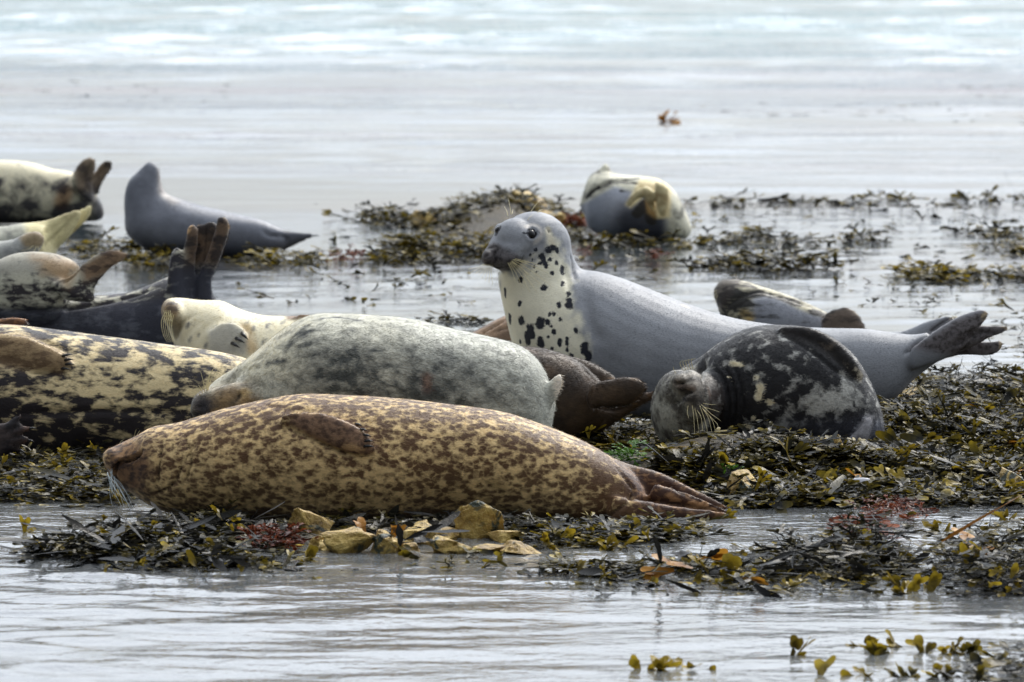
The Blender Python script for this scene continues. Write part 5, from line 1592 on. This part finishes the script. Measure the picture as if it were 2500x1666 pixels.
def tuft(label, px, py, rpx, n, mat, seed, scale=(0.8, 1.4), kinds=None):
    pl = [(px - rpx, py - rpx * 0.25), (px + rpx, py - rpx * 0.25), (px + rpx, py + rpx * 0.25), (px - rpx, py + rpx * 0.25)]
    rng = np.random.RandomState(seed)
    its = scatter(pl, n, rng, kinds or {'tuft': 1}, thick=0.03, tilt=0.7, scale=scale, shade=(0.1, 0.9), lift=0.012)
    org = np.mean([i[2] for i in its], 0)
    o = obj('seaweed_tuft', weed_mesh('seaweed_tuft', its, org), mat, None, org)
    tag(o, label, 'seaweed')
tuft('feathery red weed tuft left of the peaked yellow rock', 660, 1322, 55, 90, M_WEED_R, 31)
tuft('bright red tattered weed on top of the dark heap at the right', 2095, 1302, 42, 26, M_WEED_R, 32, (0.7, 1.2), {'blade': 1})
tuft('small green weed tuft below the mottled seal', 1765, 1175, 18, 70, M_WEED_G, 33)
tuft('small green weed patch behind the brown seal\'s tail', 1530, 1120, 16, 50, M_WEED_G, 34)
tuft('rusty red weed strip left of the far seal', 1395, 545, 45, 110, M_WEED_R, 35, (1.2, 2.0))
tuft('red weed floating behind the dark seal\'s flippers', 850, 628, 40, 60, M_WEED_R, 36, (0.8, 1.4))
tuft('red weed wisp right of the alert seal\'s head', 1600, 626, 24, 36, M_WEED_R, 37, (0.7, 1.2))
tuft('red weed wisp close to the alert seal\'s neck', 1420, 620, 22, 26, M_WEED_R, 38, (0.7, 1.2))
tuft('thin red weed fringe at the edge of the right bed', 2180, 1248, 80, 110, M_WEED_R, 39, (0.6, 1.0))

# ---- heaps in the water at lower right
c2 = [(1340, 1392), (1560, 1378), (1720, 1372), (1860, 1350), (1960, 1345), (2050, 1322), (2150, 1325), (2230, 1360), (2240, 1385), (2150, 1412), (1850, 1425), (1500, 1415)]
clump('long ragged heap of wrack in the water at the lower right', [
    dict(scale=(0.42, 0.8), poly=c2, n=1100, kinds={'wrack': 0.4, 'leaf': 0.4, 'string': 0.3, 'bead': 0.1, 'kelp': 0.03}, thick=0.02, tilt=0.5, shade=(0.0, 0.65), gaps=0.5),
    dict(poly=[(2000, 1330), (2080, 1300), (2160, 1310), (2210, 1350), (2120, 1400), (2020, 1385)], n=330, kinds={'string': 0.8, 'wrack': 0.4}, thick=0.10, tilt=0.8, shade=(0.0, 0.4)),
    dict(poly=[(1880, 1340), (1960, 1330), (1990, 1390), (1900, 1400)], n=130, kinds={'string': 0.5, 'wrack': 0.5}, thick=0.06, tilt=0.7, shade=(0.0, 0.5)),
    dict(poly=[(1300, 1400), (1700, 1400), (2250, 1400), (2240, 1450), (1900, 1450), (1320, 1435)], n=120, kinds={'leaf': 1, 'wrack': 0.3}, thick=0.01, tilt=0.8, shade=(0.2, 1), gaps=0.5)],
    [(dict(scale=(0.4, 0.65), poly=c2, n=34, kinds={'leaf': 0.9, 'blade': 0.15}, thick=0.04, tilt=0.7, shade=(0.3, 1), lift=0.015), M_WEED_Y),
     (dict(poly=c2, n=5, kinds={'blade': 0.8, 'leaf': 0.3}, thick=0.02, tilt=0.4, scale=(0.7, 1.1), shade=(0.2, 0.9), lift=0.02), M_WEED_O),
     (dict(poly=c2, n=26, kinds={'kelp': 0.5, 'blade': 0.4}, thick=0.05, tilt=0.5, shade=(0.0, 0.5), lift=0.02), M_WEED_D)], seed=8)
c3 = [(2260, 1385), (2290, 1345), (2380, 1325), (2540, 1330), (2540, 1430), (2420, 1440), (2300, 1410)]
clump('tall tangled heap of weed at the right edge of the water', [
    dict(poly=c3, n=600, kinds={'wrack': 0.4, 'leaf': 0.3, 'string': 0.5, 'bead': 0.1}, thick=0.08, tilt=0.65, shade=(0.0, 0.6)),
    dict(poly=[(2330, 1390), (2520, 1370), (2520, 1440), (2360, 1440)], n=240, kinds={'string': 1}, thick=0.06, tilt=0.8, shade=(0.0, 0.5))],
    [(dict(scale=(0.4, 0.65), poly=c3, n=30, kinds={'leaf': 0.9, 'blade': 0.15}, thick=0.07, tilt=0.7, shade=(0.3, 1), lift=0.02), M_WEED_Y),
     (dict(poly=[(2290, 1350), (2400, 1330), (2420, 1350), (2300, 1370)], n=5, kinds={'blade': 0.7, 'kelp': 0.4}, thick=0.04, tilt=0.4, scale=(0.8, 1.2), shade=(0.2, 0.9), lift=0.04), M_WEED_O)], seed=9)
clump('dark weed lying in the bottom right corner of the picture', [
    dict(poly=[(2420, 1600), (2560, 1570), (2560, 1680), (2300, 1670), (2380, 1640)], n=120, zs=0.35, scale=(0.4, 0.7), kinds={'wrack': 0.4, 'leaf': 0.4, 'blade': 0.2}, thick=0.02, tilt=0.4, shade=(0.0, 0.6))],
    [(dict(poly=[(2400, 1600), (2530, 1580), (2530, 1660), (2360, 1660)], n=12, kinds={'blade': 0.6, 'leaf': 0.5}, thick=0.03, tilt=0.6, shade=(0.1, 0.8), lift=0.01), M_WEED)], seed=10)

# ---- heaps behind the seals
def far_clump(label, poly, n, seed, thick=0.05, tilt=0.6, shade=(0.0, 0.8), kinds=None, gaps=0.0, more=()):
    rng = np.random.RandomState(seed)
    its = scatter(poly, n, rng, kinds or {'wrack': 0.5, 'leaf': 0.5, 'blade': 0.2}, thick=thick, tilt=tilt, scale=(0.6, 1.05), shade=shade, gaps=gaps)
    for (pl, m) in more: its += scatter(pl, m, rng, kinds or {'wrack': 0.5, 'leaf': 0.5, 'blade': 0.2}, thick=thick, tilt=tilt, scale=(0.6, 1.05), shade=shade, settle=0)
    org = np.mean([i[2] for i in its], 0)
    org[2] = 0
    o = empty('seaweed_clump', org)
    tag(o, label, 'seaweed', 'seaweed clumps behind the seals')
    obj('frond_mass', weed_mesh('frond_mass', its, org), M_WEED, o)['kind'] = 'stuff'
rngm = np.random.RandomState(44)
far_clump('weed on the water left of the boulder mound', [(880, 530), (960, 516), (1010, 540), (1000, 556), (930, 552)], 170, 51, 0.06)
far_clump('weed draped over the mound of boulders behind the alert seal', [(1010, 552), (1080, 505), (1180, 480), (1290, 472), (1380, 512), (1430, 560), (1300, 575), (1100, 565)], 620, 52, 0.03, more=[([(1060, 540), (1150, 522), (1240, 515), (1330, 522), (1420, 545), (1430, 585), (1250, 600), (1070, 590)], 700)])
far_clump('dark weed hump left of the alert seal\'s nose', [(910, 632), (940, 595), (1000, 580), (1040, 595), (1060, 625), (1000, 640)], 220, 53, 0.03, more=[([(920, 625), (1000, 605), (1070, 620), (1060, 650), (930, 650)], 220)])
far_clump('brown weed strip beside the dark hump', [(1050, 622), (1100, 608), (1190, 605), (1200, 622), (1080, 630)], 190, 54, 0.06, shade=(0.1, 0.9))
far_clump('weed strip right of the far seal', [(1700, 590), (1790, 576), (1950, 570), (2130, 580), (2130, 592), (1850, 598)], 240, 55, 0.05, gaps=0.3)
far_clump('rounded weed clump behind the grey seal on the right', [(1660, 648), (1760, 640), (1860, 632), (2000, 636), (2030, 652), (1850, 658)], 300, 56, 0.06)
far_clump('weed raft near the right edge behind the seals', [(2170, 660), (2300, 662), (2420, 672), (2330, 690), (2230, 682)], 220, 57, 0.04, shade=(0.3, 1))
far_clump('weed raft cut by the right edge of the picture', [(2420, 668), (2560, 664), (2560, 686), (2430, 682)], 110, 58, 0.05)
far_clump('thin weed line far right behind the seals', [(2280, 566), (2400, 562), (2500, 570), (2540, 590), (2400, 578)], 110, 59, 0.03, gaps=0.3)
far_clump('small weed patch at the far right edge', [(2410, 602), (2540, 596), (2540, 616), (2430, 612)], 80, 60, 0.04)
far_clump('yellowish weed between the grey seal and the dark raised flippers', [(560, 640), (640, 628), (800, 622), (780, 640), (640, 652)], 150, 61, 0.04, shade=(0.3, 1))
far_clump('weed in front of the smooth grey seal at the left', [(160, 600), (240, 588), (340, 600), (430, 620), (420, 655), (300, 655), (200, 620)], 260, 62, 0.05, shade=(0.1, 0.95), gaps=0.2)
far_clump('dark weed lying on the water left of the alert seal', [(1050, 784), (1120, 776), (1190, 784), (1120, 794)], 45, 63, 0.02)
far_clump('weed skirt along the belly of the far seal', [(1400, 590), (1700, 588), (1700, 604), (1400, 606)], 150, 64, 0.04, gaps=0.3)

# ---- scattered scraps afloat: past counting
rngf = np.random.RandomState(77)
its = []
for (poly, n, sc, th) in (([(780, 500), (2560, 480), (2560, 700), (1650, 680), (780, 690)], 330, (0.5, 1.2), 0.012), ([(560, 640), (1150, 640), (1150, 760), (560, 740)], 60, (0.5, 1.0), 0.012),
                          ([(1850, 690), (2560, 690), (2560, 900), (2250, 900), (2300, 780)], 110, (0.4, 1.0), 0.012), ([(1560, 488), (2560, 482), (2560, 505), (1560, 505)], 150, (0.7, 1.6), 0.01),
                          ([(0, 1340), (700, 1380), (1300, 1400), (700, 1420), (0, 1380)], 22, (0.4, 0.8), 0.004), ([(1300, 1420), (2500, 1430), (2500, 1470), (1400, 1450)], 40, (0.3, 0.8), 0.004),
                          ([(2150, 1260), (2560, 1262), (2560, 1320), (2200, 1300)], 26, (0.4, 0.9), 0.008), ([(1000, 1350), (1400, 1345), (1400, 1410), (1000, 1400)], 40, (0.4, 0.8), 0.006),
                          ([(1900, 105), (2200, 105), (2200, 116), (1900, 116)], 14, (1.2, 2.5), 0.0), ([(1700, 250), (2560, 255), (2560, 300), (1800, 290)], 70, (0.8, 2), 0.0), ([(2350, 205), (2560, 205), (2560, 235), (2350, 235)], 30, (1, 2), 0.0), ([(0, 190), (600, 190), (600, 250), (0, 250)], 30, (0.8, 2), 0.0)):
    far_ = poly[0][1] < 400
    its += scatter(poly, n, rngf, {'leaf': 0.6, 'wrack': 0.3, 'string': 0.1}, thick=th, tilt=0.1 if far_ else 0.45, scale=sc, shade=(0.0, 0.8), zmin=0.0, zs=0.12 if far_ else 0.6)
fl = obj('floating_weed', weed_mesh('floating_weed', its), M_WEED)
tag(fl, 'loose scraps of weed afloat on the shallow water', 'seaweed', kind='stuff')

# ---- single sprigs standing out of the water
def sprig(label, px, py, n, seed, mat=M_WEED_Y, scale=(0.5, 0.8), kinds=None, spread=10):
    rng = np.random.RandomState(seed)
    g = G(px, py)
    root = empty('seaweed_sprig', (g[0], g[1], 0.0))
    tag(root, label, 'seaweed', 'wrack sprigs standing out of the water')
    kinds = kinds or ['leaf']
    for i in range(n):
        k = kinds[i % len(kinds)]
        R = rotm(np.array([rng.uniform(0, 6.28)]), np.array([-rng.uniform(0.1, 0.85)]), np.array([rng.normal(0, 0.5)]))[0]
        off = np.array([rng.uniform(-spread, spread) * g[1] / F, rng.uniform(-0.02, 0.02), -0.008])
        frond_obj(root, (k, rng.randint(len(PROTO[k])), off, R, rng.uniform(*scale), rng.uniform(0.35, 0.95)), (0, 0, 0), mat)
for i, (lab, px, py, n, kw) in enumerate((
    ('leftmost of the short yellow sprigs in the open water at the bottom', 1561, 1632, 2, {}),
    ('wide three-lobed yellow sprig in the open water at the bottom', 1595, 1634, 5, dict(spread=18)),
    ('squat rounded yellow sprig in the open water at the bottom', 1668, 1634, 3, {}),
    ('tiny round yellow leaf tip right of the squat sprig', 1703, 1630, 1, dict(scale=(0.5, 0.6))),
    ('thin pair of upright brown tips in the lower right water', 1932, 1598, 3, dict(scale=(0.6, 0.8))),
    ('broad dark sprig with yellow edge at the lower right', 2150, 1598, 6, dict(spread=30, mat=M_WEED)),
    ('short yellow sprig above the broad dark one', 2118, 1580, 3, {}),
    ('single pointed brown tip right of the broad dark sprig', 2210, 1580, 2, {}),
    ('low row of yellow-brown leaves at the lower right', 2270, 1596, 6, dict(spread=26)),
    ('long slanting olive blade at the lower right', 2320, 1594, 4, dict(kinds=['blade', 'leaf'], spread=14)),
    ('dark flat leaf lying by the slanting olive blade', 2370, 1598, 4, dict(mat=M_WEED, spread=24)),
    ('forked yellow sprig near the bottom edge', 2105, 1650, 4, dict(spread=14)),
    ('small yellow bud near the bottom edge', 2008, 1650, 1, {}),
    ('dark curled leaf right of the forked sprig', 2215, 1652, 5, dict(mat=M_WEED, spread=24)),
    ('ragged brown leaves at the bottom edge', 2300, 1655, 6, dict(mat=M_WEED, spread=30)),
    ('lone yellow bud left of the dark kelp heap', 54, 1302, 2, dict(scale=(0.6, 0.8))),
    ('yellow leaf fan in front of the dark kelp heap', 412, 1364, 4, dict(spread=14)),
    ('pair of yellow tips low in front of the dark kelp heap', 505, 1392, 3, dict(spread=16, scale=(0.6, 0.8))),
    ('yellow leaf by the water in front of the broad rock', 745, 1372, 3, {}),
    ('upright yellow frond between the brown seal and the ragged heap', 1480, 1345, 6, dict(spread=22)),
    ('lone yellow bud in the channel right of the red tattered weed', 2302, 1300, 3, {}),
    ('yellow tips in the water at the right, by the bed edge', 2440, 1272, 4, dict(spread=26, scale=(0.5, 0.8))),
    ('yellow forked frond standing before the ragged heap', 1762, 1415, 4, dict(scale=(0.9, 1.2))),
    ('dense yellow sprig standing before the ragged heap', 1810, 1412, 7, dict(spread=20)),
    ('yellow sprig low before the middle of the ragged heap', 1930, 1436, 5, dict(spread=18)),
    ('bright yellow sprig between the two heaps at the right', 2230, 1445, 8, dict(spread=34, scale=(0.6, 0.9))),
    ('orange kelp lump afloat far out on the sea', 1625, 298, 8, dict(mat=M_WEED_O, scale=(1.4, 1.9), spread=8, kinds=['leaf'])),
    )):
    sprig(lab, px, py, n, 200 + i, **kw)

# ---- white shell on the weed
def shell():
    g = G(2100, 1205)
    z = float(ground_h(np.array([g[0]]), np.array([g[1] - 0.05]))[0]) + 0.055
    V, Q = [], []
    nu, nv = 12, 7
    for i in range(nv):
        r = i / (nv - 1)
        for j in range(nu):
            a = math.pi * (j / (nu - 1)) - math.pi / 2
            rr = 0.032 * r * (0.75 + 0.25 * math.cos(a)) * (1 + 0.05 * math.cos(a * 18))
            V.append((rr * math.sin(a) * 1.2, -0.004 + rr * 0.3, rr * math.cos(a) * 0.55 + 0.006 * math.sin(r * 3.1)))
    for i in range(nv - 1):
        for j in range(nu - 1):
            Q.append((i * nu + j, i * nu + j + 1, (i + 1) * nu + j + 1, (i + 1) * nu + j))
    me = mesh_np('shell', np.array(V), quads=np.array(Q))
    o = obj('shell', me, simple_material('shell_white', (0.7, 0.7, 0.74), 0.4), None, (g[0], g[1] - 0.05, z))
    md = o.modifiers.new('t', 'SOLIDIFY'); md.thickness = 0.003
    tag(o, 'white shell lying on the weed below the mottled seal\'s flipper', 'shell')
shell()
